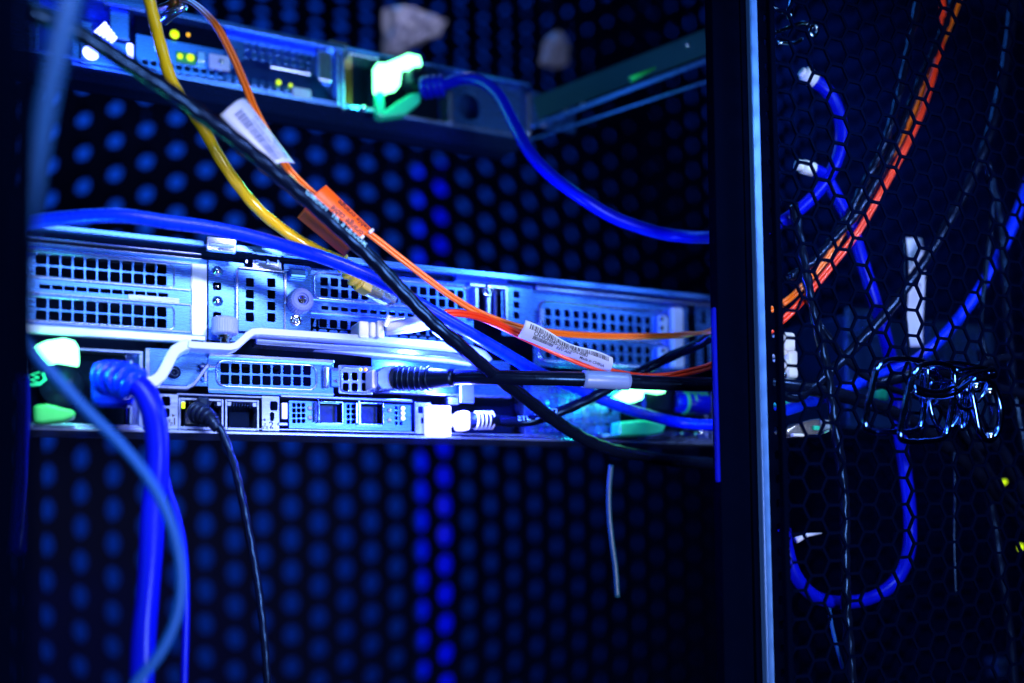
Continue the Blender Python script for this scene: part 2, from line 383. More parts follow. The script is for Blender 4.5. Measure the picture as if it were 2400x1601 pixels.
# --- screw panel
a = RC(486, 612, 562, 800)
pb = plate('screw_panel', rect_out((a[0]+.3, a[1]+2, P(520, 800).z, P(520, 613).z)), hole_grid(508, 672, 508, 742, 1, 1, 1, 3.8, 3.8, .8)+hole_grid(508, 742, 508, 742, 1, 1, 1, 3.8, 3.8, .8), -1.2, 1.1, M_STEEL, srv)
for py in (637, 707):
    c = P(509, py); MB().lathe((c.x, -1, c.z), (0, -1, 0), [(0, 2.6), (.5, 2.5), (.8, 2.0), (1.5, 1.6), (2.0, .7)], 24).build('rivet', M_CHROME, srv, smooth=True)
pin = MB()
for py in (672, 742):
    c = P(509, py); pin.tube([(c.x-1.2, 2, c.z-2), (c.x-.6, 1, c.z+.4), (c.x+.6, 1, c.z+.8), (c.x+1.2, 2, c.z-1.6)], .6, 8)
pin.build('latch_pin', M_CHROME, srv, smooth=True)
def thumb_up(px, py):        # knurled knob with an upright axis
    c = P(px, py, -12); 
    o = MB().lathe((c.x, -12, c.z-4.2), (0, 0, 1), [(0, 4.6), (.5, 5.7), (1.2, 6.0), (7.0, 6.0), (8.0, 5.6), (8.5, 4.4)], 64, ribs=1, amp=.03).build('thumb_screw', M_NYLON, srv)
    MB().lathe((c.x, -12, c.z-8.2), (0, 0, 1), [(0, 2.2), (2.2, 2.2), (2.3, 3.4), (4, 3.4)], 20).build('screw_shank', M_CHROME, o)
thumb_up(527, 765)
# --- perforated card plate with raised sides
a = RC(556, 640, 662, 778)
hs = []
for cx in (583, 633):
    for i, cy in enumerate((665, 692, 719, 746)): hs += hole_grid(cx, cy+(1 if cx > 600 else 0), cx, cy, 1, 1, 1, 3.8, 4.3, .6)
plate('perforated_plate', rect_out((a[0], a[1], P(610, 782).z, P(610, 640).z), .4), hs, -3.2, 1, M_STEEL, srv)
sd = MB(); sd.box(a[0]-1.2, a[0]-.1, -4, 2, P(560, 772).z, P(560, 637).z); sd.box(a[1]+.1, a[1]+1.3, -4, 2, P(660, 712).z, P(660, 645).z); sd.box(a[1]+.2, a[1]+1.0, -3, 2, P(660, 785).z, P(660, 714).z)
sd.box(a[0], a[1], -4.4, -.2, P(610, 638.5).z, P(610, 634).z)
sd.build('plate_flange', M_STEEL2, srv, bevel=.2)
ts = MB()
for px in (578, 603, 628, 652): ts.pbox(px-3, 608, px+3, 617, -3, 2)
ts.pbox(592, 612, 660, 636, -2.0, 2); ts.build('alignment_tab', M_STEEL2, srv, bevel=.2)
# --- panel with phillips thumb screw
a = RC(664, 620, 722, 786)
plate('latch_panel', rect_out((a[0], a[1]+1, P(690, 785).z, P(690, 622).z), .8), [], -1.4, 1.2, M_STEEL, srv)
MB().pbox(678, 628, 722, 650, -5, -1.6).build('latch_cap', M_STEEL, srv, bevel=1.2)
c = P(708, 702, -9)
tsn = MB().lathe((c.x, -1.5, c.z), (0, -1, 0), [(0, 5.0), (.6, 6.2), (6.5, 6.0), (8.2, 5.4), (9.0, 4.2), (9.05, 3.1), (7.6, 2.9)], 60, ribs=1, amp=.035).build('thumb_screw', M_NYLON, srv)
hd = MB().lathe((c.x, -7.8, c.z), (0, -1, 0), [(0, 2.7), (.8, 2.7), (1.4, 2.2), (1.6, 1.2)], 28).build('screw_head', M_CHROME, tsn, smooth=True)
x_ = MB(); x_.box(c.x-1.7, c.x+1.7, -9.75, -9.3, c.z-.35, c.z+.35); x_.box(c.x-.35, c.x+.35, -9.78, -9.3, c.z-1.7, c.z+1.7); x_.build('cross_slot', M_INK, tsn)
c = P(694, 750, -2); MB().lathe((c.x, -1.5, c.z), (0, -1, 0), [(0, 3.2), (.6, 3.0), (.8, 2.2), (.3, 1.6), (.5, .8), (1.0, .5)], 28).build('rivet', M_CHROME, srv, smooth=True)
# --- middle riser bracket
a = RC(724, 640, 1110, 800)
zt_m = P(960, 660).z
zt_m = P(780, 632).z
hs = hole_grid(760, 659, 1080, 690, 15, 2, 5.6, 3.9, 4.4) + hole_grid(762, 721, 985, 740, 11, 1, 0, 3.6, 2.0, .3) + hole_grid(733, 755, 1080, 782, 16, 2, 5.6, 3.9, 4.4)
plate('riser_bracket', rect_out((a[0]+.6, a[1], P(900, 800).z, zt_m), .6), hs, .4, 1.2, M_STEEL, srv)
tr = MB(); ridge(tr, (P(737, 670).x, P(1095, 690).x, P(760, 700).z, P(760, 640).z), .2, .6, 3)
for py in (707, 738): tr.box(P(728, py).x, P(1100, py).x, -.8, .2, P(900, py+9).z, P(900, py+6).z)
tr.build('slot_cover', M_STEEL2, srv, bevel=.1)
# --- latch lever: zig-zag pale bar with a leg folding down at the left
def ribbon(pts, Y0, depth, w_):
    mb = MB(); q = [P(x, y, Y0) for x, y in pts]; n = len(q); up_ = []; dn = []
    for i in range(n):
        t = (q[min(i+1, n-1)]-q[max(i-1, 0)]).normalized(); nn = V((-t.z, 0, t.x))
        up_.append(q[i]+nn*w_/2); dn.append(q[i]-nn*w_/2)
    vs = []
    for a_, b_ in zip(up_, dn): vs += [a_, b_, b_+V((0, depth, 0)), a_+V((0, depth, 0))]
    fs = [(0, 1, 2, 3), tuple((n-1)*4+k for k in (3, 2, 1, 0))]
    for i in range(n-1):
        for k in range(4): fs.append((i*4+k, i*4+(k+1) % 4, (i+1)*4+(k+1) % 4, (i+1)*4+k))
    mb.add(vs, fs); return mb
lv = ribbon([(441, 806), (452, 808), (500, 811), (540, 813), (554, 810), (566, 800), (582, 785), (594, 777), (612, 776), (760, 786), (900, 796), (1040, 808), (1100, 814), (1135, 828), (1150, 846)], -16, 12, 3.4)
lever = lv.build('latch_lever', M_LEVER, srv, bevel=.5)
ribbon([(446, 806), (430, 809), (412, 820), (402, 834), (392, 856), (378, 880), (362, 893), (340, 896)], -15, 14, 5.2).build('lever_arm', M_LEVER, lever, bevel=.8)
ribbon([(600, 800), (760, 812), (900, 820), (1050, 832), (1120, 845), (1140, 862)], -8, 12, 3.0).build('lever_rail', M_STEEL2, lever, bevel=.4)
ribbon([(720, 812), (900, 830), (1060, 842), (1110, 850)], -5, 6, 2.6).build('lever_spring', M_LEVER, lever, bevel=.4)
MB().pbox(448, 795, 482, 805, -14, -6).build('lever_hinge', M_CHROME, srv, bevel=.8)
# --- folded bracket behind lever arm with a black screw
a = RC(340, 818, 500, 902)
plate('screw_bracket', rect_out(a, 1), hole_grid(407, 873, 407, 873, 1, 1, 1, 5.2, 5.2, 2.5), 1.5, 1.2, M_STEEL, srv)
c = P(408, 873, 0); MB().lathe((c.x, 1.5, c.z), (0, -1, 0), [(0, 3.1), (1.5, 3.1), (2.6, 2.4), (2.9, 1.3), (1.8, 1.0)], 24).build('black_screw', M_BLACK, srv, smooth=True)
ribbon([(345, 905), (438, 909), (455, 900), (470, 880), (490, 852)], -4, 8, 1.8).build('bracket_fold', M_STEEL2, srv, bevel=.4)
for q in ((340, 816, 352, 900, -3, 8), (470, 856, 506, 862, -3, 3), (478, 870, 486, 895, -3, 3)): MB().pbox(*q).build('bracket_tab', M_STEEL2, srv, bevel=.3)
# --- middle slot (letterbox plate with 9x2 holes)
a = RC(488, 832, 782, 925)
plate('slot_panel', rect_out((a[0], a[1], P(640, 926).z, P(640, 838).z), 1), hole_grid(527, 862, 720, 868, 9, 2, 5.7, 4.0, 4.6), .6, 1.2, M_STEEL, srv)
tr = MB(); ridge(tr, (P(508, 876).x, P(742, 880).x, P(620, 909).z, P(620, 850).z), .3, .6, 4)
tr.box(a[0], a[1], -.6, .4, P(640, 921).z, P(640, 917).z); tr.box(a[0], P(780, 850).x, -3, .4, P(640, 845).z, P(640, 838).z)
tr.build('slot_rim', M_STEEL2, srv, bevel=.15)
MB().pbox(759, 856, 772, 911, -3.4, .2).build('slot_clip', M_STEEL2, srv, bevel=1.2)
MB().pbox(775, 862, 797, 908, -1, .2).build('number_tab', M_STEEL, srv, bevel=1)
tx = MB(); c = P(784, 872, -1.1); text_on(tx, '3', 5.0, lambda x, y: (c.x+y*.9-1.2, -1.15, c.z-x+1.4), 'CENTER')
q = P(785, 893, -1.1); tx.add([(q.x-1.2, -1.15, q.z), (q.x+1.2, -1.15, q.z+1.1), (q.x+1.2, -1.15, q.z-1.1)], [(0, 1, 2)]); tx.build('slot_number', M_INK, srv)
# --- small bright vent with six holes
a = RC(792, 858, 872, 925)
plate('vent_plate', rect_out(a, 1), [h for cx in (809, 830, 853) for h in hole_grid(cx, 883, cx, 883, 1, 2, 5.6, 3.0, 4.2, .9)], -1.0, 1.1, M_STEEL2, srv, .25)
tr = MB(); ridge(tr, RC(797, 862, 866, 921), -1.2, .5, 2.5); tr.build('vent_rim', M_STEEL2, srv)
for px, m_ in ((846, M_LEDY), (858, M_LEDA)):
    c = P(px, 866, -2); MB().lathe((c.x, -1.6, c.z), (0, -1, 0), [(0, .9), (.6, .7), (.8, .3)], 12).build('status_led', m_, srv, smooth=True)
# --- panels behind the black plug and to the right
pn = MB(); pn.pbox(872, 838, 1195, 925, 3, 5); pn.build('port_panel', M_STEEL, srv)
bt = MB(); bt.box(P(868, 930).x, P(1195, 930).x, -2.5, 4, P(1000, 927).z, P(1000, 921).z)
bt.build('panel_lip', M_STEEL2, srv, bevel=.6)
for q in ((985, 884, 1040, 895, -4, 2), (1060, 866, 1076, 900, -2, 3), (1050, 930, 1076, 948, -5, -1), (1078, 880, 1112, 945, -4, -1)): MB().pbox(*q).build('bracket_tab', M_STEEL2, srv, bevel=.6)
# --- bottom port row
zp0 = P(600, 1012).z; zp1 = P(600, 926).z
MB().box(P(340, 1000).x, P(1220, 1000).x, 11, 13, zp0, zp1).build('port_board', M_DARK, srv)
tl = MB(); tl.box(P(414, 930).x, P(612, 930).x, -3, 8, P(520, 931.5).z, P(520, 927).z); tl.box(P(655, 940).x, P(962, 940).x, -3, 8, P(800, 938).z, P(800, 932).z)
tl.build('port_trim', M_STEEL2, srv, bevel=.3)
def port_plate(px0, px1, py0, py1, holes, txt, tri_px, icon_px, num_px):
    a = RC(px0, py0, px1, py1)
    o = plate('port_plate', rect_out(a, .3), holes, -3, 1, M_STEEL2, srv)
    t = MB(); face_text(t, txt, 5.0, *num_px, -3.15)
    q = P(*tri_px[:2], -3.1); d = tri_px[2]
    t.add([(q.x-d*.7, -3.15, q.z+.8), (q.x-d*.7, -3.15, q.z-.8), (q.x+d*.8, -3.15, q.z)], [(0, 1, 2)])
    q = P(*icon_px, -3.1); y_ = -3.15
    def bx(u0, u1, v0, v1): t.add([(q.x+u0, y_, q.z+v0), (q.x+u1, y_, q.z+v0), (q.x+u1, y_, q.z+v1), (q.x+u0, y_, q.z+v1)], [(0, 1, 2, 3)])
    def sq(cx, cz, h): bx(cx-h, cx+h, cz+h-.2, cz+h); bx(cx-h, cx+h, cz-h, cz-h+.2); bx(cx-h, cx-h+.2, cz-h+.2, cz+h-.2); bx(cx+h-.2, cx+h, cz-h+.2, cz+h-.2)
    bx(-1.7, 1.7, -.1, .1); sq(0, .95, .5); sq(-.95, -.95, .5); sq(.95, -.95, .5); bx(-.1, .1, .1, .45); bx(-1.05, -.85, -.45, -.1); bx(.85, 1.05, -.45, -.1)
    t.build('port_marking', M_INK, o)
port_plate(358, 416, 925, 1006, hole_grid(388, 942, 388, 942, 1, 1, 1, 3.6, 4.4, .8)+hole_grid(387, 969, 387, 969, 1, 1, 1, 3.4, 4.2, .8), '1', (407, 974, 1), (397, 990), (409, 996))
port_plate(611, 652, 930, 1011, hole_grid(639, 953, 639, 953, 1, 1, 1, 3.6, 4.4, .8)+hole_grid(635, 978, 635, 978, 1, 1, 1, 2.0, 4.4, .95), '2', (619, 984, -1), (621, 999), (636, 1004))
def rj45(px0, px1, py0, py1, led=None):
    r_ = root_part = MB(); a = RC(px0, py0, px1, py1, -2)
    t = 1.1
    r_.box(a[0], a[0]+t, -2.5, 10, a[2], a[3]); r_.box(a[1]-t, a[1], -2.5, 10, a[2], a[3]); r_.box(a[0]+t, a[1]-t, -2.5, 10, a[3]-t, a[3]); r_.box(a[0]+t, a[1]-t, -2.5, 10, a[2], a[2]+t)
    r_.box(a[0]+t, a[0]+t+2, -1.8, 9, a[3]-t-2.2, a[3]-t); r_.box(a[1]-t-2, a[1]-t, -1.8, 9, a[3]-t-2.2, a[3]-t)
    o = r_.build('network_port', M_STEEL2, srv, bevel=.2)
    k = MB()
    for i in range(8): xx = a[0]+t+2.4+i*(a[1]-a[0]-2*t-4.8)/7; k.tube([(xx, 0, a[3]-t-.4), (xx, 3, a[3]-t-2), (xx, 8, a[3]-t-4)], .2, 6)
    k.build('contacts', M_CHROME, o, smooth=True)
    MB().box(a[0]+t+2.2, a[1]-t-2.2, 6, 9.8, a[2]+t+.1, a[3]-t-4.2).build('socket_core', M_DARK, o)
    if led:
        MB().pbox(*led, -2.2, -.6).build('port_led', M_LEDY, o, bevel=.2)
    return o
rj45(418, 524, 934, 1007, (426, 942, 434, 957)); rj45(527, 607, 937, 1009)
MB().pbox(661, 944, 674, 982, -5, -2).build('release_tab', M_WHITE, srv, bevel=.3)
MB().pbox(652, 990, 675, 998, -4, -2).build('release_tab', M_STEEL2, srv, bevel=.3)
# SFP cages and vent grids
a = RC(676, 940, 962, 1008)
hs = [h for cx in (688, 699, 710) for h in hole_grid(cx, 950, cx, 950, 1, 4, 2.7, 1.7, 2.0, .4)]
hs += [h for cx in (815, 826) for h in hole_grid(cx, 953, cx, 953, 1, 4, 2.7, 1.7, 2.0, .4)] + [h for cx in (927, 938) for h in hole_grid(cx, 957, cx, 957, 1, 4, 2.7, 1.6, 2.0, .4)]
hs += [rrect((b_[0]+b_[1])/2, (b_[2]+b_[3])/2, b_[1]-b_[0], b_[3]-b_[2], .3) for b_ in (RC(747, 947, 804, 992), RC(845, 949, 899, 994))]
plate('cage_panel', rect_out((a[0], a[1], a[2], a[3]-1), .3), hs, -1, 1, M_STEEL, srv, .12)
for (q0, q1, r0, r1) in ((738, 804, 941, 993), (834, 899, 944, 996)):
    b_ = RC(q0, r0, q1, r1, -4); t = .5; m_ = MB()
    m_.box(b_[0]+2, b_[1], -4.5, -1.2, b_[3]-t, b_[3]); m_.box(b_[0]+2, b_[1], -4.5, -1.2, b_[2], b_[2]+t); m_.box(b_[1]-t, b_[1], -4.5, -1.2, b_[2]+t, b_[3]-t)
    m_.box(b_[0]+1.2, b_[0]+1.9, -5.2, -1.2, b_[2], b_[3]+.8); m_.box(b_[0], b_[0]+.9, -4.6, -1.2, b_[2]+.6, b_[3]-.4)
    m_.box(b_[0]+2, b_[0]+2.5, -4.5, -1.2, b_[2]+t, b_[3]-t)
    sf = m_.build('transceiver_cage', M_CHROME, srv, bevel=.12)
    MB().box(b_[0]+3, b_[1]-.8, 5, 6, b_[2]+.8, b_[3]-.8).build('cage_door', M_BLACK, sf)
for px, py in ((726, 957), (726, 979), (912, 962), (912, 985)):
    c = P(px, py, -1); MB().lathe((c.x, -1, c.z), (0, -1, 0), [(0, 1.3), (.6, 1.15), (1.0, .6)], 16).build('light_pipe', M_NYLON, srv, smooth=True)
c = P(947, 968, -3); lt = MB()
for dz in (-2.6, 0, 2.6): lt.lathe((c.x, -1.2, c.z+dz), (0, -1, 0), [(0, 1.3), (.6, 1.1), (.9, .4)], 8)
lt.build('status_led', M_LEDT, srv, smooth=True)
a = RC(968, 945, 1006, 1018)
plate('port_plate', rect_out(a, .4), hole_grid(981, 962, 981, 962, 1, 1, 1, 2.6, 3.6, .4)+hole_grid(985, 987, 985, 987, 1, 1, 1, 1.3, 3.2, .4), -3, 1, M_STEEL2, srv)
tabo = MB().pbox(1007, 950, 1058, 1023, -12, -3).build('management_port_tab', M_LEDT, srv, bevel=.8, label='glowing white blue pull tab')
tx = MB(); face_text(tx, 'iDRAC+', 2.5, 1032, 1011, -12.2); tx.build('port_marking', M_BINK, tabo)
lamp('tab_lamp', P(1035, 1050, -22), .12, (0.04, 0.06, 1.0), 5)
lamp('tab_lamp_low', P(1085, 905, -22), .9, (0.05, 0.08, 1.0), 5)
lamp('tab_lamp_core', P(1088, 962, -20), .05, (0.35, 0.35, 1.0), 4)
lamp('tab_lamp_high', P(1010, 820, -26), .7, (0.05, 0.1, 1.0), 5)
# --- centre right mechanics
br = MB()
for (q0, q1, d) in ((1112, 1124, -5), (1140, 1152, -4), (1160, 1166, -6)): br.pbox(q0, 672, q1, 742, d, 2)
br.pbox(1100, 665, 1190, 676, -4, 1); br.build('guide_rib', M_STEEL2, srv, bevel=.8)
c = P(1143, 682, -6); ring = MB(); ring.tube([(c.x+2.4*math.cos(t), -6.4, c.z+2.8*math.sin(t)) for t in [i*math.pi/10 for i in range(20)]], .8, 8, closed=True); ring.build('retaining_ring', M_CHROME, srv, smooth=True)
MB().pbox(1070, 640, 1190, 664, -3, 3).build('cover_flange', M_STEEL, srv, bevel=.5)
plate('perforated_plate', rect_out(RC(1172, 668, 1246, 790), .6), [h for cy in (692, 716, 740) for h in hole_grid(1207, cy, 1207, cy, 1, 1, 1, 3.6, 3.8, .4)], -2, 1, M_STEEL, srv)
MB().pbox(1184, 672, 1193, 770, -4, -2.1).build('plate_flange', M_STEEL2, srv, bevel=.5)
a = RC(1250, 672, 1612, 860)
hs = hole_grid(1285, 731, 1518, 752, 12, 2, 5.8, 3.6, 4.4, .8)+hole_grid(1285, 806, 1518, 822, 12, 2, 5.8, 3.6, 4.4, .8)
plate('riser_bracket', rect_out((a[0], a[1], P(1430, 868).z, P(1430, 694).z), .8), hs, 0, 1.2, M_STEEL, srv)
tr = MB(); ridge(tr, (P(1264, 740).x, P(1580, 752).x, P(1420, 783).z, P(1420, 720).z), -.3, 1.0, 4); ridge(tr, (P(1264, 820).x, P(1580, 832).x, P(1420, 856).z, P(1420, 795).z), -.3, 1.0, 4)
tr.pbox(1265, 722, 1276, 756, -3, 0)
tr.box(P(1250, 700).x, x1, -4, .2, P(1430, 700).z, P(1430, 690).z); tr.build('slot_cover', M_STEEL2, srv, bevel=.3)
wp = MB(); wp.pbox(1546, 738, 1568, 782, -4, -.5); wp.pbox(1546, 812, 1568, 845, -4, -.5); wp.pbox(1577, 720, 1604, 862, -6, -1); wp.build('slot_end_clip', M_LEVER, srv, bevel=1.4)
dt = MB()
for (q0, q1) in ((1541, 751), (1541, 772), (1544, 825)): dt.lathe((P(q0, q1).x, -4.2, P(q0, q1).z), (0, -1, 0), [(0, 1.3), (.4, 1.2)], 14)
dt.build('pin_hole', M_DARK, srv)
plate('end_bracket', rect_out(RC(1630, 716, 1674, 862), .8), hole_grid(1648, 745, 1648, 745, 1, 1, 1, 3, 8, .8)+hole_grid(1652, 830, 1652, 830, 1, 1, 1, 4.5, 14, .8), -1, 1, M_STEEL, srv)
# --- power supplies
def psu(name, px0, px1, py0, py1):
    a = RC(px0, py0, px1, py1)
    body = MB(); t = 1.3
    body.box(a[0], a[1], 12, 25, a[2], a[3]); body.box(a[0], a[1], -3, 12, a[3]-t, a[3]); body.box(a[0], a[1], -3, 12, a[2], a[2]+t)
    body.box(a[1]-t*1.4, a[1], -3.5, 12, a[2]+t, a[3]-t); body.box(a[1]-t*4.4, a[1]-t*3.4, -1.5, 12, a[2]+t+1, a[3]-t-3)
    o = body.build(name, M_STEEL2, srv, bevel=.3); return o, a
ps, a = psu('power_supply', 62, 334, 818, 1004)
MB().box(a[0]+1, a[1]-7, 4, 11.8, a[2]+1.5, a[3]-1.5).build('power_inlet', M_DARK, ps, bevel=1)
g = P(145, 905, -6)
MB().lathe((g.x, 4, g.z), (0, -1, 0), [(0, 9.5), (9, 9.5), (10, 9.0)], 32).build('inlet_collar', M_BLACK, ps, smooth=True)
pprism([(78, 812), (110, 798), (150, 792), (175, 798), (184, 815), (186, 852), (165, 848), (135, 843), (112, 848), (97, 838)], -26, -14).build('release_latch', M_GREEN, ps, bevel=1)
pprism([(78, 950), (110, 946), (176, 962), (178, 976), (150, 986), (100, 992), (80, 990)], -20, -8).build('lower_latch', M_GREEN3, ps, bevel=1.2)
ribbon([(100, 874), (106, 890), (92, 900), (66, 902)], -8, 4, 1.2).build('wire_bail', M_GREEN2, ps)
tx = MB(); c = P(72, 884, -8); text_on(tx, 'W', 5, lambda x, y: (c.x+y, -8, c.z-x), 'CENTER'); tx.build('rating_marking', M_GREEN2, ps)
area('post_light', (330, -230, 210), (292, -118, 20), 40, .35, (.35, .6, 1))
lamp('latch_lamp', P(150, 838, -34), .05, (0.05, 1.0, 0.45), 3)
ps2, a = psu('power_supply', 1250, 1668, 888, 1030)
plate('vent_plate', rect_out(RC(1240, 895, 1345, 1015), .8), hole_grid(1285, 914, 1318, 914, 3, 1, 1, 3.4, 5, 1)+hole_grid(1262, 940, 1332, 944, 5, 4, 5.8, 3.2, 4.4, .8), -3, 1, M_STEEL, ps2, .2)
plate('vent_plate', rect_out(RC(1346, 895, 1446, 1016), .8), hole_grid(1362, 915, 1425, 915, 5, 5, 5.8, 3.0, 4.4, .8), -3, 1, M_STEEL, ps2, .2)
MB().pbox(1448, 905, 1660, 1005, 2, 11).build('power_inlet', M_DARK, ps2, bevel=1)
MB().pbox(1512, 908, 1580, 970, -14, 2).build('inlet_collar', M_BLACK, ps2, bevel=3)
pprism([(1452, 926), (1478, 908), (1500, 902), (1560, 903), (1560, 921), (1512, 914), (1508, 935), (1488, 943), (1470, 936)], -22, -14).build('release_latch', M_GREEN, ps2, bevel=.6)
pprism([(1452, 988), (1510, 984), (1562, 994), (1556, 1014), (1520, 1022), (1452, 1020)], -18, -8).build('lower_latch', M_GREEN2, ps2, bevel=1.2)
lamp('latch_lamp_right', P(1440, 935, -28), .028, (0.03, 1.0, 0.42), 3)
lb = MB(); lb.pbox(1400, 1018, 1572, 1028, -8, -2); c = P(1590, 1018, -8); lb.lathe((c.x-3, -8, c.z), (1, 0, 0), [(0, 1.6), (4, 1.6), (4.2, 3.2), (6, 3.2), (6.2, 1.8), (14, 1.8), (14.2, 2.8), (16, 2.8)], 18); lb.build('locking_screw', M_CHROME, ps2, bevel=.2)
for px, py in ((1588, 912), (1604, 912), (1631, 1014), (1646, 1014)): c = P(px, py, -8); MB().lathe((c.x, -4, c.z), (0, -1, 0), [(0, 1.7), (3, 1.6), (3.8, .8)], 18).build('stud', M_CHROME, ps2, smooth=True)

# ================================================================== UPPER SERVER
UY = 92.0
def UP(px, py): return P(px, py, UY)
ux0 = UP(-30, 150).x; ux1 = UP(1236, 300).x; uzb = UP(700, 238).z; uzt = UP(700, 96).z
us = root('rack_server', ((ux0+ux1)/2, UY, uzb), 'thin one unit steel server above with small drive vents, out of focus', 'server')
MB().box(ux0, ux1, UY+22, UY+40, uzb+1, uzt-1).build('chassis', M_STEEL3, us, bevel=.6)
fl = MB(); fl.box(ux0, ux1, UY-4, UY+22, uzb-.5, uzb+.8); fl.box(ux0, ux1, UY-5, UY+22, uzt-.9, uzt+.4); fl.box(ux0, UP(805, 200).x, UY-6.5, UY-5.2, uzt-3.4, uzt-.2)
fl.box(ux0, ux1, UY-2, UY+1, uzb+2.2, uzb+3.0); fl.build('flange', M_STEEL, us, bevel=.3)
def ugrid(ax, ay, bx, by, nc, nr, rp, w_, h_, r=.9): return hole_grid(ax, ay, bx, by, nc, nr, rp, w_, h_, r, UY)
def uplate(name, b_, holes, dy=0, m_=M_STEEL, bev=.25): return plate(name, rect_out(b_, 1), holes, UY+dy, 1.2, m_, us, bev)
uplate('vent_panel', (UP(528, 100).x, UP(800, 150).x, uzb+.8, uzt-1), ugrid(578, 108, 724, 136, 9, 2, 4.9, 3.2, 3.4, 1.2)+ugrid(536, 180, 575, 187, 3, 2, 4.6, 3.2, 3.0)+ugrid(596, 192, 672, 206, 5, 2, 4.6, 3.2, 3.0))
uplate('vent_panel', (UP(318, 60).x, UP(526, 150).x, uzb+.8, uzt-15), ugrid(340, 146, 516, 172, 10, 2, 4.6, 3.2, 3.0))
MB().box(UP(318, 60).x, UP(526, 150).x, UY+6, UY+9, uzt-16, uzt-1).build('card_bay', M_DARK, us)
uplate('slot_tab', RC(488, 134, 537, 168, UY), [], -3, M_LEVER)
c = UP(516, 150); MB().lathe((c.x, UY-3.2, c.z), (0, -1, 0), [(0, 1.5), (.5, 1.4), (1, .7)], 16).build('rivet', M_CHROME, us, smooth=True)
k = MB(); k.pbox(790, 105, 797, 250, UY-5, UY); k.pbox(802, 108, 808, 258, UY-6, UY); k.pbox(745, 118, 778, 190, UY-3, UY); k.pbox(770, 96, 815, 112, UY-6, UY+2); k.pbox(550, 112, 558, 145, UY-2, UY); k.pbox(632, 160, 730, 168, UY-3, UY)
k.build('guide_rib', M_STEEL2, us, bevel=1)
MB().pbox(685, 205, 730, 236, UY-3, UY-.5).build('slot_tab', M_LEVER, us, bevel=1.5)
for px, py, w_, h_, m_ in ((408, 85, 26, 28, M_LEDY), (421, 136, 16, 14, M_LEDY), (445, 139, 22, 16, M_LEDY), (651, 197, 15, 16, M_LEDY), (679, 204, 11, 15, M_LEDY), (440, 86, 10, 8, M_LEDA)):
    c = UP(px, py); r_ = w_/2*.19; MB().lathe((c.x, UY-2, c.z), (0, -1, 0), [(0, r_), (.8, r_), (1.5, r_*.5)], 16).build('status_led', m_, us, smooth=True)
MB().pbox(462, 120, 482, 145, UY-4, UY).build('port_block', M_STEEL2, us, bevel=.5)
MB().pbox(412, 122, 460, 148, UY-1.5, UY+1).build('port_block', M_GREEN3, us, bevel=.5)
# bright connectors at its left end
cl = MB(); cl.pbox(186, 48, 218, 150, UY-4, UY+2); cl.pbox(255, 20, 305, 92, UY-1, UY+4); cl.pbox(240, -20, 345, 20, UY-1, UY+4); cl.build('port_housing', M_STEEL, us, bevel=1)
stx = MB()
for i in range(5):
    p0 = P(222+i*9, 78+i*6, UY-10); p1 = P(248+i*6, 54+i*8, UY-10); stx.tube([p0, p1], .85, 8)
stx.build('lit_connector', M_LEDW, us, smooth=True)
MB().pbox(297, 100, 312, 134, UY-6, UY-2).build('lit_connector', M_LEDW, us, bevel=1)
c = P(213, 124, UY-12); MB().lathe((c.x, UY-12, c.z), (0, -1, 0), [(0, 4.2), (1.4, 4.0), (2.6, 2.4)], 20).build('locator_led', M_LEDW, us, smooth=True)
lamp('locator_lamp', P(235, 118, UY-30), .15, (0.03, 0.10, 1.0), 4)
MB().pbox(165, 90, 318, 165, UY-2, UY+3).build('port_housing', M_STEEL, us, bevel=1)
lv_ = hole_grid(65, 70, 70, 70, 2, 3, 5, 3.8, 4, .8, UY); uplate('vent_panel', (UP(10, 60).x, UP(92, 60).x, uzb, uzt), lv_)
# power supply of the upper server
b_ = (UP(812, 200).x, ux1, uzb, uzt)
pu = MB(); pu.box(b_[0], b_[1], UY-4, UY+20, uzb, uzb+2.2); pu.box(b_[0], UP(885, 200).x, UY-4, UY+20, uzt-4, uzt-.9)
pu.box(UP(1226, 300).x, UP(1237, 300).x, UY-6, UY+20, UP(1230, 322).z, UP(1230, 225).z); pu.box(UP(872, 200).x, UP(882, 200).x, UY-5, UY+10, uzb+1, UP(877, 160).z)
pu.box(UP(1044, 260).x, UP(1056, 260).x, UY-5, UY+10, uzb+1, UP(1050, 222).z)
pso = pu.build('power_supply', M_STEEL2, us, bevel=.8)
MB().box(b_[0], UP(1040, 200).x, UY+10, UY+21.5, uzb+1, uzt-1).build('power_inlet', M_DARK, pso)
plate('fan_grille', rect_out((UP(1058, 270).x, UP(1224, 270).x, uzb+1, uzt-2), 2), [rrect(UP(1100, 250).x, UP(1100, 250).z, 15, 18, 7, 8)], UY, 1.5, M_STEEL, pso)
MB().box(UP(812, 200).x, UP(830, 200).x, UY+5, UY+9, uzb+2, uzt-3).build('contact_strip', M_COPPER, pso)
pprism([(884, 146), (906, 146), (938, 133), (957, 124), (985, 130), (990, 152), (975, 154), (958, 150), (943, 160), (938, 200), (920, 205), (898, 214), (885, 206)], UY-22, UY-12).build('release_latch', M_GREEN, pso, bevel=.8)
pprism([(884, 214), (900, 214), (903, 258), (935, 236), (962, 219), (989, 216), (985, 240), (950, 268), (897, 275), (884, 270)], UY-20, UY-12).build('lower_latch', M_GREEN2, pso, bevel=1)
lamp('upper_latch_lamp', P(880, 190, UY-24), .035, (0.05, 1.0, 0.5), 3)
c = P(970, 180, UY-18); MB().lathe((c.x, UY-4, c.z), (.25, -1, 0), [(0, 6), (4, 7), (15, 7), (17, 6)], 24).build('inlet_collar', M_BLACK, pso, smooth=True)
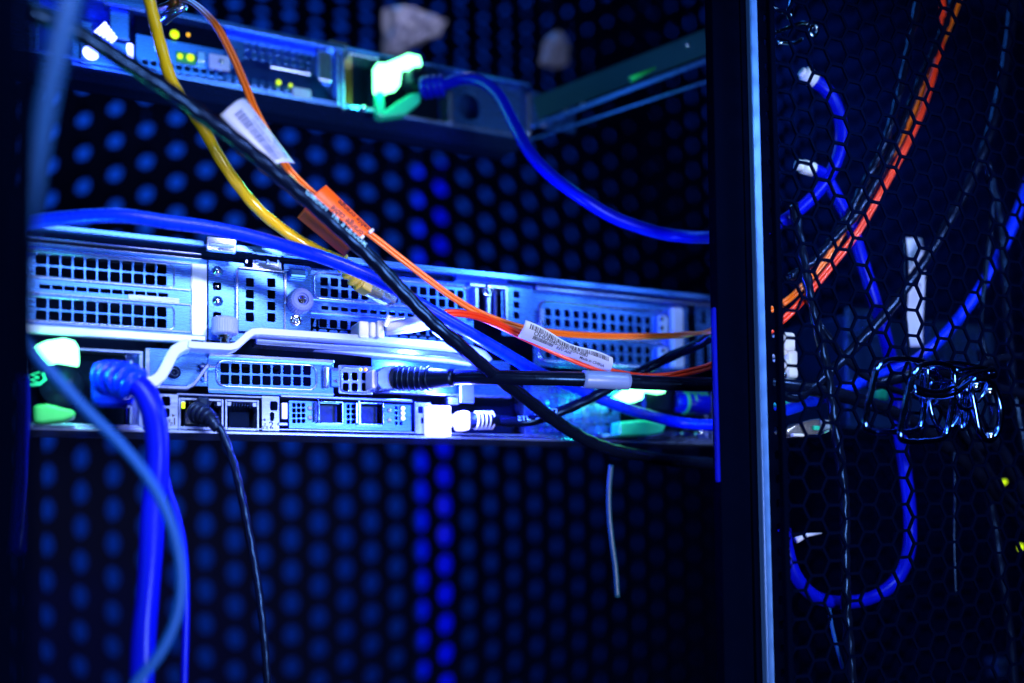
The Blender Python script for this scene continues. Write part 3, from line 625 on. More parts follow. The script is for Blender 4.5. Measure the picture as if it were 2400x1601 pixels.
c = P(854, 248, UY-8); MB().lathe((c.x, UY-5, c.z), (0, -1, 0), [(0, 2), (1, 1.8), (1.6, 1)], 16).build('rivet', M_CHROME, pso, smooth=True)

# slide rail running from the corner of the upper server towards the viewer
ra = P(1238, 328, UY-4); rb = P(1655, 176, -78)
rail = MB()
def railbar(px0, py0, Y0, px1, py1, Y1, w_, th):
    a_ = P(px0, py0, Y0); b2 = P(px1, py1, Y1); d = (b2-a_).normalized(); n_ = d.cross(V((0, 1, 0))).normalized(); o_ = d.cross(n_).normalized()
    vs = []
    for p_ in (a_, b2):
        for su, sv in ((-1, -1), (1, -1), (1, 1), (-1, 1)): vs.append(p_+n_*su*w_/2+o_*sv*th/2)
    rail.add(vs, [(0, 1, 2, 3), (7, 6, 5, 4), (0, 4, 5, 1), (1, 5, 6, 2), (2, 6, 7, 3), (3, 7, 4, 0)])
rroot = root('slide_rail', ra, 'dim blue-lit steel slide rail rising to the right from the corner of the upper server', 'slide rail')
railbar(1238, 330, UY-2, 1660, 190, 0, 1.6, 1.6); rail.build('lower_edge', M_STEEL, rroot, bevel=.3)
rail = MB(); railbar(1240, 300, UY-2, 1660, 140, 0, 3.0, 1.6); rail.build('middle_edge', M_STEEL, rroot, bevel=.3)
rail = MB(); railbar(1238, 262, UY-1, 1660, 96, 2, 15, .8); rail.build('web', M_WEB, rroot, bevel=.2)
plate('end_bracket', rect_out(RC(1242, 226, 1345, 306, UY-3), 2), [rrect(P(1297, 268, UY-3).x, P(1297, 268, UY-3).z, 8, 11, 3.9, 8)], UY-5, 1.2, M_STEEL, rroot)
for px, py in ((1272, 288), (1328, 264), (1368, 248)): c = P(px, py, UY-8); MB().lathe((c.x, UY-7, c.z), (0, -1, 0), [(0, 2.4), (1.2, 2.2), (1.8, 1)], 16).build('rivet', M_LEVER, rroot, smooth=True)
m_ = MB(); m_.tube([P(1478, 186, 0), P(1500, 176, 0), P(1535, 160, 0)], lambda t: 2.6-1.6*t, 12, squash=.8); m_.build('green_glint', M_GREEN3, rroot, smooth=True)  # green streak shaped to stand for the latch's reflection on the rail
c = P(1610, 108, -2); MB().lathe((c.x, -2, c.z), (0, -1, 0), [(0, 1.3), (1, 1.2), (1.6, .8)], 14).build('rivet', M_CHROME, rroot, smooth=True)
lamp('rail_glow_fill', P(1500, 165, -22), .012, (0.05, 1, 0.12), 3)  # added lamp giving the rail its green reflected glow

# ================================================================== RACK POSTS
PY = -118.0
pr = root('rack_post', P(1740, 1500, PY), 'tall black rack post right of centre with a bright bare metal edge', 'rack post')
pw = [P(x, 900, PY).x for x in (1670, 1757, 1761, 1790, 1816)]
def slab(mb, px_top, px_bot, wx0, wx1, y0, y1):
    "post slab following the post's slight lean"
    t0 = P(px_top, -40, y0); t1 = P(px_bot, 1640, y0)
    mb.add([(t1.x+wx0, y0, t1.z), (t1.x+wx1, y0, t1.z), (t1.x+wx1, y1, t1.z), (t1.x+wx0, y1, t1.z), (t0.x+wx0, y0, t0.z), (t0.x+wx1, y0, t0.z), (t0.x+wx1, y1, t0.z), (t0.x+wx0, y1, t0.z)],
           [(0,3,2,1),(4,5,6,7),(0,1,5,4),(1,2,6,5),(2,3,7,6),(3,0,4,7)])
mmp = P(1300, 900, PY); ppx = (P(1790, 900, PY).x-P(1680, 900, PY).x)/110
m_ = MB(); slab(m_, 1668, 1700, 0, 68*ppx, PY, PY+6); m_.build('face', M_POST, pr, bevel=.6)
m_ = MB(); slab(m_, 1734, 1776, 0, 14*ppx, PY-1, PY+12); m_.build('channel', M_POST, pr, bevel=.5)
m_ = MB(); slab(m_, 1757, 1800, 0, 18*ppx, PY-4, PY+3); m_.build('bare_edge', M_EDGE, pr, bevel=.8)
hol = []
a0 = P(1778, -40, PY); a1 = P(1822, 1640, PY); wR = 26*ppx
for py in range(40, 1600, 57):
    q = P(1796+py*.0262, py, PY); hol.append(rrect(q.x+.2, q.z, 2.6, 4.2, 1.2, 4))
plate('hole_strip', [(a1.x, a1.z), (a1.x+wR, a1.z), (a0.x+wR, a0.z), (a0.x, a0.z)], hol, PY+1, 1.2, M_POST, pr)
m_ = MB(); slab(m_, 1678, 1708, 0, 8*ppx, PY+7, PY+12); m_.build('inner_flange', M_POST, pr, bevel=.3)
m_ = MB()
q0 = P(1671, 720, PY-2); q1 = P(1682, 1130, PY-2)
m_.add([(q0.x, PY-2, q0.z), (q0.x+2, PY-2, q0.z), (q1.x+2, PY-2, q1.z), (q1.x, PY-2, q1.z), (q0.x, PY-.1, q0.z), (q0.x+2, PY-.1, q0.z), (q1.x+2, PY-.1, q1.z), (q1.x, PY-.1, q1.z)],
       [(0, 1, 2, 3), (7, 6, 5, 4), (0, 4, 5, 1), (1, 5, 6, 2), (2, 6, 7, 3), (3, 7, 4, 0)])
m_.build('blue_lit_edge', M_LITEDGE, pr, bevel=.5, label='deep blue strip painting the blue light on the post edge')  # coloured strip in place of blue light falling on the flange
pl = root('rack_post', P(20, 1500, -205), 'very blurred dark blue rack post at the left edge close to the camera', 'rack post')
m_ = MB(); a = P(-60, 800, -205).x; b2 = P(40, 800, -205).x; m_.box(a, b2, -205, -199, P(0, 1700, -205).z, P(0, -60, -205).z); m_.build('face', M_POST, pl, bevel=1)
m_ = MB(); m_.box(b2+.2, b2+3.2, -200, -180, P(0, 1700, -205).z, P(0, -60, -205).z); m_.build('channel', M_POST, pl, bevel=.5)

# wire mesh side panel at the right, in front of the cables
sp = root('mesh_panel', P(2100, 1590, -116), 'thin black hexagonal wire panel on the right in front of the hanging cables', 'mesh panel')
xs = P(1834, 900, -140).x; xe = P(2480, 900, -165).x
hexmesh(13.0, 13.0*1.155*.89, xs+6.5, xe+20, P(2100, 1720, -140).z, P(2100, -120, -140).z, -140, 1.0, sides=6).build('wire_hexagons', M_MESH2, sp)
m_ = MB(); m_.box(xs-2, xs+1, -141, -138, P(2100, 1720, -116).z, P(2100, -120, -116).z); m_.build('panel_frame', M_POST, sp, bevel=.4)

# ================================================================== CABLES
def cable(name, pp, r, m_, label, cat='cable', group=None, twist=0.0, amp=0.0, k=9, n=14, squash=None, parts=True, rf=None):
    pts = path(pp, k)
    if parts:
        rt_ = root(name, pts[-1], label, cat, group)
        j = MB().tube(pts, rf or r, n, twist=twist, amp=amp, squash=squash).build('jacket', m_, rt_, smooth=True)
        return rt_, pts
    o = MB().tube(pts, rf or r, n, twist=twist, amp=amp, squash=squash).build(name, m_, None, smooth=True, base=pts[-1])
    tag(o, label, cat, group); return o, pts
def tube_frame(pts, s):
    L = 0
    for i in range(1, len(pts)):
        d = (pts[i]-pts[i-1]).length
        if L+d >= s or i == len(pts)-1:
            t = (pts[i]-pts[i-1])/d; p = pts[i-1]+t*(s-L); return p, t
        L += d
def text_tube(mb, pts, r, body, size, s0, ang0, flip=1):
    vs, fs = text_mesh(body, size)
    out = []
    for x, y in vs:
        p, t = tube_frame(pts, s0+x*flip); nn = V((0, -1, 0)); nn = (nn-t*nn.dot(t)).normalized(); b_ = nn.cross(t)
        a = ang0+flip*y/r; out.append(p+nn*math.cos(a)*(r*1.06)+b_*math.sin(a)*(r*1.06))
    mb.add(out, fs)
ZC = [(0)]

# yellow patch cable with ribbed boot and clear plug
yc, yp = cable('patch_cable', [(340, -40, -26), (355, 20, -26), (380, 120, -26), (405, 195, -27), (445, 255, -28), (478, 305, -29), (510, 362, -30), (555, 430, -31), (610, 495, -31), (680, 550, -30), (740, 585, -28), (800, 612, -24)], 2.75, M_JYEL,
    'yellow patch cable ending in a loose clear plug above the servers middle', twist=.55, amp=.035)
t = MB(); text_tube(t, yp, 2.75, 'PATCH CABLE  CAT 6  24AWG', 3.0, 122, .45); t.build('printing', M_INK, yc)
bo = MB(); bp = path([(798, 611, -24), (815, 632, -23), (834, 655, -20), (850, 668, -19)], 8)
bo.tube(bp, 3.2, 14)
for i in range(0, len(bp)-4, 5):
    d = (bp[i+1]-bp[i]).normalized(); bo.lathe(bp[i]-d*.7, d, [(0, 4.0), (.3, 4.6), (1.3, 4.6), (1.6, 4.0)], 14)
bo.build('boot', M_YBOOT, yc, smooth=False, bevel=.2)
def oriented_box(mb, p0, p1, w_, h_, upv=V((0, 0, 1))):
    d = (p1-p0).normalized(); s_ = d.cross(upv).normalized(); u_ = s_.cross(d).normalized(); vs = []
    for p_ in (p0, p1):
        for a_, b_ in ((-1, -1), (1, -1), (1, 1), (-1, 1)): vs.append(p_+s_*a_*w_/2+u_*b_*h_/2)
    mb.add(vs, [(0, 1, 2, 3), (7, 6, 5, 4), (0, 4, 5, 1), (1, 5, 6, 2), (2, 6, 7, 3), (3, 7, 4, 0)])
m_ = MB(); oriented_box(m_, P(846, 662, -19), P(868, 676, -18), 9, 8.0); m_.build('plug_collar', M_YBOOT, yc, bevel=1)
m_ = MB(); oriented_box(m_, P(864, 672, -18), P(923, 702, -16), 9.5, 7.4); m_.build('clear_plug', M_CLEAR, yc, bevel=.6)
m_ = MB(); oriented_box(m_, P(868, 674, -18.5), P(893, 688, -17), 5, 3.6); m_.build('plug_core', M_YBOOT, yc, bevel=.3)

# big black cable sweeping from top left to lower right
bk, bpth = cable('black_cable', [(60, 22, -95), (185, 78, -90), (300, 150, -84), (400, 216, -78), (470, 268, -74), (560, 335, -72), (640, 400, -70), (720, 468, -68), (800, 540, -66), (870, 605, -64), (940, 680, -62), (1010, 752, -60), (1080, 812, -57), (1150, 872, -50), (1230, 932, -42), (1310, 992, -36), (1390, 1038, -32), (1470, 1062, -30), (1580, 1080, -28), (1700, 1090, -26)],
    3.45, M_JBLACK, 'thick black cable running diagonally from top left over the orange label', twist=.6, amp=.045)
t = MB(); text_tube(t, bpth, 3.45, 'UMOUT  TR. 2 LE.COM', 3.4, 122, .12); t.build('printing', M_CYINK, bk)

# orange zip cord with two labels
def zipcord(name, pp, r, m_, label, sep=None, group=None, k=9):
    rt_ = root(name, P(*pp[-1]), label, 'fiber cable', group)
    pts = path(pp, k)
    for sgn in (-1, 1):
        q = []
        for i, p_ in enumerate(pts):
            t_ = (pts[min(i+1, len(pts)-1)]-pts[max(i-1, 0)]).normalized(); n_ = t_.cross(V((0, 1, 0))).normalized()
            q.append(p_+n_*sgn*r*.93)
        MB().tube(q, r, 10).build('strand', m_, rt_, smooth=True)
    return rt_, pts
oc, op = zipcord('fiber_cable', [(400, 10, 20), (425, -2, 8), (460, 12, -12), (505, 58, -34), (545, 130, -40), (575, 200, -44), (600, 262, -46), (640, 335, -46), (675, 395, -46), (720, 442, -46), (780, 490, -47), (860, 544, -48), (930, 598, -46), (1000, 652, -44), (1060, 696, -42), (1130, 736, -40), (1230, 770, -38), (1330, 783, -36), (1430, 788, -36), (1530, 788, -40), (1600, 785, -50), (1675, 774, -75), (1750, 748, -92), (1830, 714, -98), (1880, 672, -98), (1935, 610, -98), (1990, 520, -98), (2050, 425, -98), (2110, 330, -98), (2150, 250, -98), (2185, 150, -98), (2225, 60, -98), (2262, -40, -98)],
    .95, M_JOR, 'orange twin fiber cable carrying a white barcode flag and an orange label')
# white flag label 1
s1 = Sheet((576, 232, -58), (692, 384, -50), (636, 388, -60), (516, 270, -64), bow=lambda u, v: V((0, -3.2*math.sin(math.pi*min(1, max(0, v)))*1.0, 0))+V((1.0, 0, 1.4))*math.sin(math.pi*v)*(1-u)*1.3)
lab = s1.mesh().build('flag_label', M_LABEL, oc, smooth=True, label='white barcode flag label')
t = MB(); H = s1.H; L = s1.L
s1.bars(t, L*.12, L*.92, H*.56, H*.80, 3, .32, .75)
text_on(t, 'CN-0UH045-75291-35N-0A24', 2.1, lambda x, y: s1.mm(L*.30+x*.78, H*.52-y, .2))
text_on(t, 'REV A00', 1.9, lambda x, y: s1.mm(L*.26+x, H*.32-y, .2))
text_on(t, 'Made in CHINA', 1.9, lambda x, y: s1.mm(L*.66+x*.75, H*.36-y, .2))
s1.bars(t, L*.60, L*.92, H*.12, H*.22, 5, .2, .4)
t.build('label_printing', M_BINK, lab)
# orange wrap label: text reads from lower right to upper left
s2 = Sheet((843, 560, -52), (729, 463, -52), (764, 433, -50), (873, 538, -50), bow=lambda u, v: V((0, -1.8*math.sin(math.pi*v), 0)))
ol = s2.mesh().build('wrap_label', M_ORLAB, oc, smooth=True, label='orange wrap label with black writing')
t = MB(); L = s2.L; H = s2.H
text_on(t, 'orange cable', 4.2, lambda x, y: s2.mm(L*.03+x*.86, H*.40-y, .2))
text_on(t, 'cable orange', 4.2, lambda x, y: s2.mm(L*.03+x*.86, H*.88-y, .2))
t.build('label_printing', M_INK, ol)
s3 = Sheet((722, 478, -49), (838, 566, -49), (807, 601, -42), (697, 510, -42), bow=lambda u, v: V((0, -4.5*math.sin(math.pi*v), 0)))
s3.mesh().build('label_flap', M_ORLAB, oc, smooth=True)
m_ = MB(); m_.tube([P(866, 545, -53), P(874, 538, -51)], .8, 8); m_.tube([P(842, 562, -53), P(852, 553, -53)], .8, 8); m_.build('label_edge', M_WHITE, oc, smooth=True)

# red orange twin fiber from white connector
rc_, rp = zipcord('fiber_cable', [(1042, 734, -36), (1075, 734, -38), (1120, 742, -42), (1170, 762, -47), (1225, 788, -52), (1300, 823, -55), (1370, 852, -57), (1430, 871, -58), (1500, 883, -60), (1560, 882, -64), (1615, 872, -70), (1672, 855, -80), (1750, 815, -96), (1825, 758, -102), (1880, 705, -102), (1945, 628, -102), (2010, 545, -102), (2060, 460, -102), (2110, 370, -102), (2155, 275, -102), (2185, 185, -102), (2207, 90, -102), (2208, -40, -102)],
    1.05, M_JRED, 'red orange twin fiber cable leaving the white connector with a white serial number label')
s4 = Sheet((1232, 750, -64), (1436, 838, -64), (1429, 874, -58), (1214, 790, -58),
    bow=lambda u, v: V((0, -1.5*math.sin(math.pi*v), 0))+V((0, 0, 1))*((1-v)*(-1.5*math.sin(u*math.pi*1.0)+1.1*math.sin(u*9.5)*.7)))
sl = s4.mesh(40, 8).build('serial_label', M_LABEL, rc_, smooth=True, label='white serial number label')
t = MB(); L = s4.L; H = s4.H
s4.bars(t, L*.06, L*.96, H*.12, H*.42, 11, .24, .6)
text_on(t, 'CN-0UH045-75291-35N-0083', 2.95, lambda x, y: s4.mm(L*.12+x*.84, H*.63-y, .2))
s4.bars(t, L*.13, L*.34, H*.66, H*.84, 12, .2, .36)
text_on(t, 'REV A00', 2.3, lambda x, y: s4.mm(L*.38+x, H*.83-y, .2))
text_on(t, 'Made in CHINA', 2.3, lambda x, y: s4.mm(L*.64+x*.95, H*.86-y, .2))
t.build('label_printing', M_INK, sl)
# white duplex connector
m_ = MB()
for dz, dy in ((0, 0), (16, 4)):
    m_.tube([P(905, 768+dz*.4, -24+dy), P(960, 757+dz*.7, -26+dy), P(1015, 742+dz, -30+dy)], 2.7, 16)
    m_.tube([P(1000, 745+dz, -30+dy), P(1048, 733+dz*.3, -36)], 1.6, 12)
m_.build('connector_boot', M_WHITE, rc_, smooth=True)
m_ = MB(); m_.pbox(842, 752, 866, 792, -18, -2); m_.pbox(868, 754, 882, 790, -20, -4); m_.pbox(885, 750, 902, 792, -22, -4); m_.build('connector_body', M_WHITE, rc_, bevel=1.0)
m_ = MB(); oriented_box(m_, P(905, 752, -26), P(948, 745, -28), 5, 1.2); oriented_box(m_, P(905, 766, -26), P(916, 740, -28), 5, 1.2); m_.build('connector_clip', M_WHITE, rc_, bevel=.3)

# blue patch cable over the lower server
bc1, _ = cable('patch_cable', [(-80, 575, -10), (-10, 548, -14), (60, 526, -18), (115, 515, -21), (170, 510, -24), (230, 506, -27), (300, 507, -30), (390, 520, -32), (480, 532, -34), (580, 552, -36), (680, 580, -38), (770, 608, -40), (850, 640, -42), (920, 674, -42), (1000, 722, -40), (1080, 768, -38), (1170, 820, -34), (1260, 872, -30), (1340, 905, -28), (1420, 940, -28), (1500, 968, -30), (1590, 990, -40), (1670, 996, -62), (1750, 985, -84), (1840, 962, -94), (1920, 935, -94), (1990, 908, -92), (2070, 878, -90), (2140, 848, -92), (2200, 800, -94), (2260, 730, -94), (2310, 655, -94), (2350, 580, -94), (2385, 500, -94), (2420, 400, -94)],
    3.15, M_JBLUE, 'bright blue patch cable arching over the lower server top and behind the black cables', parts=False)
# blue power cord of the upper supply
ub, ubp = cable('power_cable', [(1000, 200, 64), (1040, 198, 58), (1085, 185, 48), (1130, 192, 36), (1170, 225, 22), (1205, 290, 8), (1240, 355, -6), (1290, 410, -18), (1360, 462, -28), (1440, 510, -32), (1530, 542, -40), (1600, 554, -52), (1675, 556, -74), (1750, 548, -90), (1825, 524, -98), (1880, 486, -98), (1930, 432, -98), (1962, 372, -98), (1972, 310, -97), (1962, 255, -96), (1938, 212, -95), (1908, 188, -94)],
    3.5, M_JBLUE2, 'deep blue power cable hanging from the upper server and looping behind the wire panel')
m_ = MB()
bp = path([(990, 206, 66), (1012, 204, 62), (1040, 200, 58)], 6); m_.tube(bp, 6.0, 18)
for i in (2, 5, 8, 11): d = (bp[i+1]-bp[i]).normalized(); m_.lathe(bp[i]-d*.8, d, [(0, 5.6), (.4, 6.9), (1.4, 6.9), (1.8, 5.6)], 18)
m_.build('plug_boot', M_JBLUE2, ub, smooth=True)
m_ = MB(); m_.tube([P(1910, 190, -94), P(1884, 172, -93)], 3.9, 16); m_.tube([P(1886, 174, -93), P(1878, 168, -93)], 2.6, 12); m_.build('plug_tip', M_WHITE, ub, smooth=True)
# second looped blue cable at the right
lc_, _ = cable('patch_cable', [(1905, 398, -96), (1930, 412, -96), (1960, 460, -96), (1995, 530, -95), (2020, 610, -95), (2048, 700, -94), (2075, 790, -92), (2095, 880, -86), (2105, 960, -82), (2112, 1040, -84), (2122, 1110, -90), (2132, 1200, -94), (2130, 1290, -95), (2100, 1360, -95), (2045, 1400, -95), (1975, 1412, -95), (1910, 1398, -95), (1865, 1350, -95), (1845, 1290, -95), (1838, 1240, -95)],
    3.5, M_JBLUE2, 'deep blue patch cable hanging in a U loop at the lower right')
m_ = MB(); m_.tube([P(1906, 398, -96), P(1880, 390, -95)], 3.7, 16); m_.tube([P(1884, 390, -95), P(1866, 386, -94)], 2.9, 12); m_.build('plug_tip', M_WHITE, lc_, smooth=True)

# blue power cord in the lower left supply
pc, _ = cable('power_cable', [(265, 888, -34), (300, 892, -37), (335, 915, -40), (358, 965, -42), (368, 1030, -42), (368, 1110, -42), (358, 1200, -44), (352, 1300, -46), (345, 1400, -48), (336, 1500, -50), (330, 1640, -52)],
    5.0, M_JBLUE2, 'thick blue power cable plugged into the left supply and hanging straight down', twist=.12, amp=.03)
m_ = MB(); m_.pbox(214, 845, 318, 950, -22, -6); m_.build('plug_body', M_JBLUE, pc, bevel=3.5)
m_ = MB(); bp = path([(250, 886, -24), (275, 888, -33), (300, 893, -38), (318, 905, -40)], 5); m_.tube(bp, 6.2, 20)
for i in range(1, len(bp)-2, 3): d = (bp[i+1]-bp[i]).normalized(); m_.lathe(bp[i]-d*.9, d, [(0, 6.2), (.4, 8), (1.6, 8), (2.0, 6.2)], 20)
m_.build('plug_boot', M_JBLUE, pc, smooth=True)
cable('power_cable', [(372, 1020, -30), (384, 1090, -30), (396, 1150, -32), (418, 1220, -34), (432, 1300, -36), (436, 1420, -38), (430, 1640, -40)], 1.6, M_JBLUE2, 'slim deep blue cord beside the thick blue power cable', parts=False)
# blue plug in the right supply
rpp = root('power_plug', P(1620, 950, -20), 'blue power plug with ribbed boot in the right supply beside the post', 'plug')
m_ = MB(); m_.tube([P(1585, 942, -16), P(1660, 950, -22)], 6.0, 18); m_.build('plug_body', M_JBLUE2, rpp, smooth=True)
for px in (1602, 1617, 1632, 1645):
    pass
m_ = MB()
for px in (1602, 1617, 1632, 1645): m_.lathe(P(px, 944, -18), (1, -.1, 0), [(0, 6.1), (.3, 6.9), (1.3, 6.9), (1.7, 6.1)], 20)
m_.build('plug_boot', M_GREEN3, rpp, smooth=True)

# foreground blurred cords at the left
cable('cord', [(50, 760, -96), (80, 826, -98), (140, 895, -100), (205, 965, -102), (280, 1040, -104), (340, 1112, -104), (385, 1190, -104), (415, 1280, -104), (424, 1370, -104), (412, 1450, -104), (375, 1530, -104), (320, 1600, -104), (280, 1660, -104)], 2.0, M_GREY, 'slate blue cord out of focus curving down across the lower left', parts=False)
M_FAR = mat('dark_slate_jacket', (0.003, 0.045, 0.18), .55, 0, noise=.08, bump=.2, spec=.15)
cable('cord', [(178, -60, -190), (150, 60, -190), (118, 200, -190), (88, 360, -190), (58, 540, -190), (36, 700, -190), (18, 860, -190), (4, 1050, -190), (-6, 1300, -190)], 2.6, M_FAR, 'pale blue cord very close to the camera beside the left rack post', parts=False)
cable('cord', [(56, 880, -60), (58, 960, -60), (54, 1060, -60), (52, 1120, -60), (40, 1300, -60)], 2.8, M_JBLUE2, 'deep blue cord hanging at the far left under the green latch', parts=False)

# black network cable with boot in port one
nk, _ = cable('network_cable', [(496, 985, -22), (512, 1000, -24), (530, 1035, -26), (548, 1090, -28), (566, 1160, -28), (582, 1240, -28), (598, 1330, -28), (612, 1430, -28), (622, 1530, -28), (630, 1650, -28)],
    1.9, M_JBLACK, 'thin black network cable hanging from port one of the lower server', twist=.7, amp=.06)
m_ = MB(); bp = path([(462, 968, -10), (478, 972, -17), (494, 984, -22), (510, 1006, -24)], 6); m_.tube(bp, lambda t: 4.6-2.2*t, 16)
for i in range(1, len(bp)-3, 3): d = (bp[i+1]-bp[i]).normalized(); m_.lathe(bp[i]-d*.6, d, [(0, 4.6-.13*i), (.3, 5.6-.16*i), (1.2, 5.6-.16*i), (1.5, 4.6-.13*i)], 18)
m_.build('plug_boot', M_BLACK, nk, smooth=True)
MB().pbox(440, 955, 470, 990, -8, 2).build('clear_plug', M_CLEAR, nk, bevel=.6)
MB().pbox(462, 930, 492, 958, -10, 0).build('plug_latch', M_BLACK, nk, bevel=1.5)

# horizontal black cable with metal plug and pale sleeve
hk, _ = cable('network_cable', [(1040, 886, -30), (1080, 884, -38), (1150, 884, -48), (1240, 886, -56), (1330, 888, -62), (1420, 891, -66), (1500, 896, -68), (1590, 900, -72), (1675, 902, -82), (1760, 900, -96), (1830, 903, -102), (1900, 912, -104), (1970, 926, -104), (2050, 950, -104), (2130, 985, -104), (2210, 1038, -104), (2290, 1105, -104), (2360, 1180, -104), (2430, 1270, -104)],
    3.7, M_JBLACK, 'black network cable running level to the right from a bright metal plug')
bp = path([(928, 886, -16), (960, 887, -20), (1000, 887, -25), (1062, 885, -36)], 8)
m_ = MB().tube(bp, lambda t: 6.0 if t < .6 else 6.0-4.2*(t-.6), 20)
for i in range(2, len(bp)-6, 3): d = (bp[i+1]-bp[i]).normalized(); m_.lathe(bp[i]-d*.6, d, [(0, 5.9), (.2, 6.5), (1.1, 6.5), (1.3, 5.9)], 24)
m_.build('plug_boot', M_BLACK, hk, smooth=True)
pprism([(884, 872), (900, 858), (930, 856), (930, 912), (896, 914), (884, 900)], -16, -4).build('metal_plug', M_STEEL2, hk, bevel=.6)
MB().pbox(872, 866, 882, 910, -12, 0).build('plug_collar', M_WHITE, hk, bevel=.8)
m_ = MB(); m_.tube(path([(1366, 889, -63.5), (1420, 891, -66), (1472, 894, -67.3)], 6), 4.5, 18); m_.build('sleeve', M_SLEEVE, hk, smooth=True)

# black cable with raised letters climbing behind the labels
bl, blp = cable('black_cable', [(1160, 985, -14), (1200, 988, -18), (1250, 985, -22), (1320, 962, -26), (1390, 930, -30), (1450, 898, -34), (1520, 862, -40), (1580, 832, -48), (1640, 806, -60), (1690, 784, -76), (1760, 860, -96), (1850, 930, -102), (1905, 905, -105), (1950, 868, -105), (2010, 808, -106), (2070, 742, -106), (2130, 665, -106), (2185, 585, -106), (2240, 490, -106), (2285, 400, -106), (2320, 310, -106), (2345, 210, -106), (2365, 90, -106), (2378, -40, -106)],
    2.9, M_JBLACK, 'black cable from the clear lit plug climbing to the upper right corner', twist=.5, amp=.05)
t = MB(); text_tube(t, blp, 2.9, 'ETL  LISTED', 4.4, 12, .1); t.build('printing', M_CYINK, bl)
m_ = MB(); m_.tube([P(1102, 986, -11), P(1135, 984, -13), P(1168, 986, -15)], lambda t: 4.4-1.2*t, 16); m_.build('plug_boot', M_BLACK, bl, smooth=True)
for i in range(5):
    MB().lathe(P(1113+i*9, 985, -12.2), (1, 0, 0), [(0, 4.5), (.2, 5.2), (.8, 5.2), (1.0, 4.5)], 20).build('boot_rib', M_WHITE, bl, smooth=True)
MB().pbox(1078, 962, 1104, 1008, -14, -4).build('clear_plug', M_LEDT, bl, bevel=1.6)  # plug emits by itself, standing in for the tab's light in it
MB().pbox(1064, 968, 1077, 1000, -10, -4).build('plug_nose', M_CLEAR, bl, bevel=1)

# more black cables behind the wire panel
G = 'thin black cables behind the wire panel'
cable('black_cable', [(2160, -40, -100), (2140, 60, -100), (2118, 170, -100), (2095, 265, -100), (2062, 360, -100), (2020, 440, -100), (1985, 510, -100), (1940, 570, -100)], 2.1, M_JBLACK, 'leftmost thin black cable coming down from the top right', group=G, parts=False, twist=.6, amp=.12)
cable('black_cable', [(2246, -40, -103), (2222, 40, -103), (2195, 110, -103), (2165, 170, -103), (2130, 255, -103), (2092, 350, -103), (2050, 430, -103), (2005, 505, -103), (1950, 565, -103), (1898, 620, -103), (1850, 650, -103)], 2.3, M_JBLACK, 'thin black cable running just under the red fiber cable at top right', group=G, parts=False, twist=.8, amp=.12)
cable('black_cable', [(1860, 480, -107), (1874, 560, -107), (1890, 650, -107), (1912, 750, -107), (1932, 840, -107), (1946, 920, -107), (1958, 1000, -107), (1972, 1100, -107), (1980, 1200, -107), (1980, 1320, -107), (1984, 1430, -107), (1992, 1530, -107), (2000, 1650, -107)], 2.6, M_JBLACK, 'black cable hanging straight down in front of the blue U loop', group=G, parts=False, twist=.6, amp=.10)
cable('black_cable', [(2312, 380, -101), (2332, 460, -101), (2346, 540, -101), (2354, 640, -101), (2362, 760, -101), (2372, 880, -101), (2388, 980, -101), (2410, 1080, -101), (2440, 1180, -101)], 2.5, M_JBLACK, 'black cable falling along the right edge of the picture', group=G, parts=False, twist=.5, amp=.08)
cable('black_cable', [(2200, 930, -99), (2240, 1010, -99), (2290, 1090, -99), (2325, 1200, -99), (2345, 1330, -99), (2365, 1480, -99), (2380, 1640, -99)], 2.6, M_JBLACK, 'faint black cable dropping from the chrome rings to the lower right corner', group=G, parts=False, twist=.5, amp=.08)
for pp_, r_, lb_ in (([(2170, 925, -112), (2230, 985, -112), (2290, 1060, -112), (2350, 1150, -112), (2430, 1240, -112)], 1.6, 'thin strand falling steeply right from the chrome rings'),
        ([(2330, 880, -112), (2300, 780, -112), (2310, 640, -112), (2325, 500, -112), (2318, 380, -112)], 1.4, 'thin upright strand above the oval chrome ring'),
        ([(2130, 1000, -110), (2135, 900, -110), (2128, 800, -110), (2120, 700, -110), (2118, 560, -110)], .8, 'very thin dark strand beside the long white tag'),
        ([(2235, 1060, -110), (2238, 1150, -110), (2236, 1260, -110), (2240, 1400, -110)], .8, 'very thin dark strand under the rings between the blue loop and the yellow lights'),
        ([(1920, 760, -106), (1990, 850, -107), (2060, 900, -108), (2150, 930, -110), (2260, 960, -110)], 1.8, 'dark strand entering the ring cluster from the left'),
        ([(2180, 940, -114), (2230, 905, -114), (2290, 862, -114), (2350, 840, -114), (2430, 835, -114)], 2.2, 'dark strand leaving the ring cluster to the right edge')):
    cable('black_cable', pp_, r_, M_JBLACK, lb_, group='thin strands around the chrome rings', parts=False, twist=.6, amp=.1)
for pp_, r_, lb_ in (([(2040, 905, -104), (2110, 885, -106), (2190, 872, -110), (2260, 885, -112), (2330, 910, -110), (2430, 930, -110)], 3.2, 'thick black cable lying through the tops of the chrome rings'),
        ([(2150, 840, -104), (2190, 900, -106), (2240, 960, -108), (2300, 1000, -108), (2360, 1080, -108), (2420, 1200, -108)], 3.4, 'thick black cable dropping through the ring cluster to the right edge'),
        ([(2300, 820, -106), (2310, 880, -108), (2330, 950, -110), (2325, 1020, -110), (2290, 1045, -110), (2262, 1000, -109), (2270, 920, -108), (2310, 850, -106)], 3.0, 'black cable coiled once inside the oval chrome ring')):
    cable('black_cable', pp_, r_, M_JBLACK, lb_, group='thick black cables in the ring cluster', parts=False, twist=.5, amp=.06)
cable('cord', [(1432, 1090, -30), (1427, 1150, -30), (1428, 1210, -30), (1434, 1270, -30), (1442, 1330, -30), (1447, 1400, -30)], 1.5, M_TEAL, 'short grey teal cord end hanging below the lower server', parts=False)
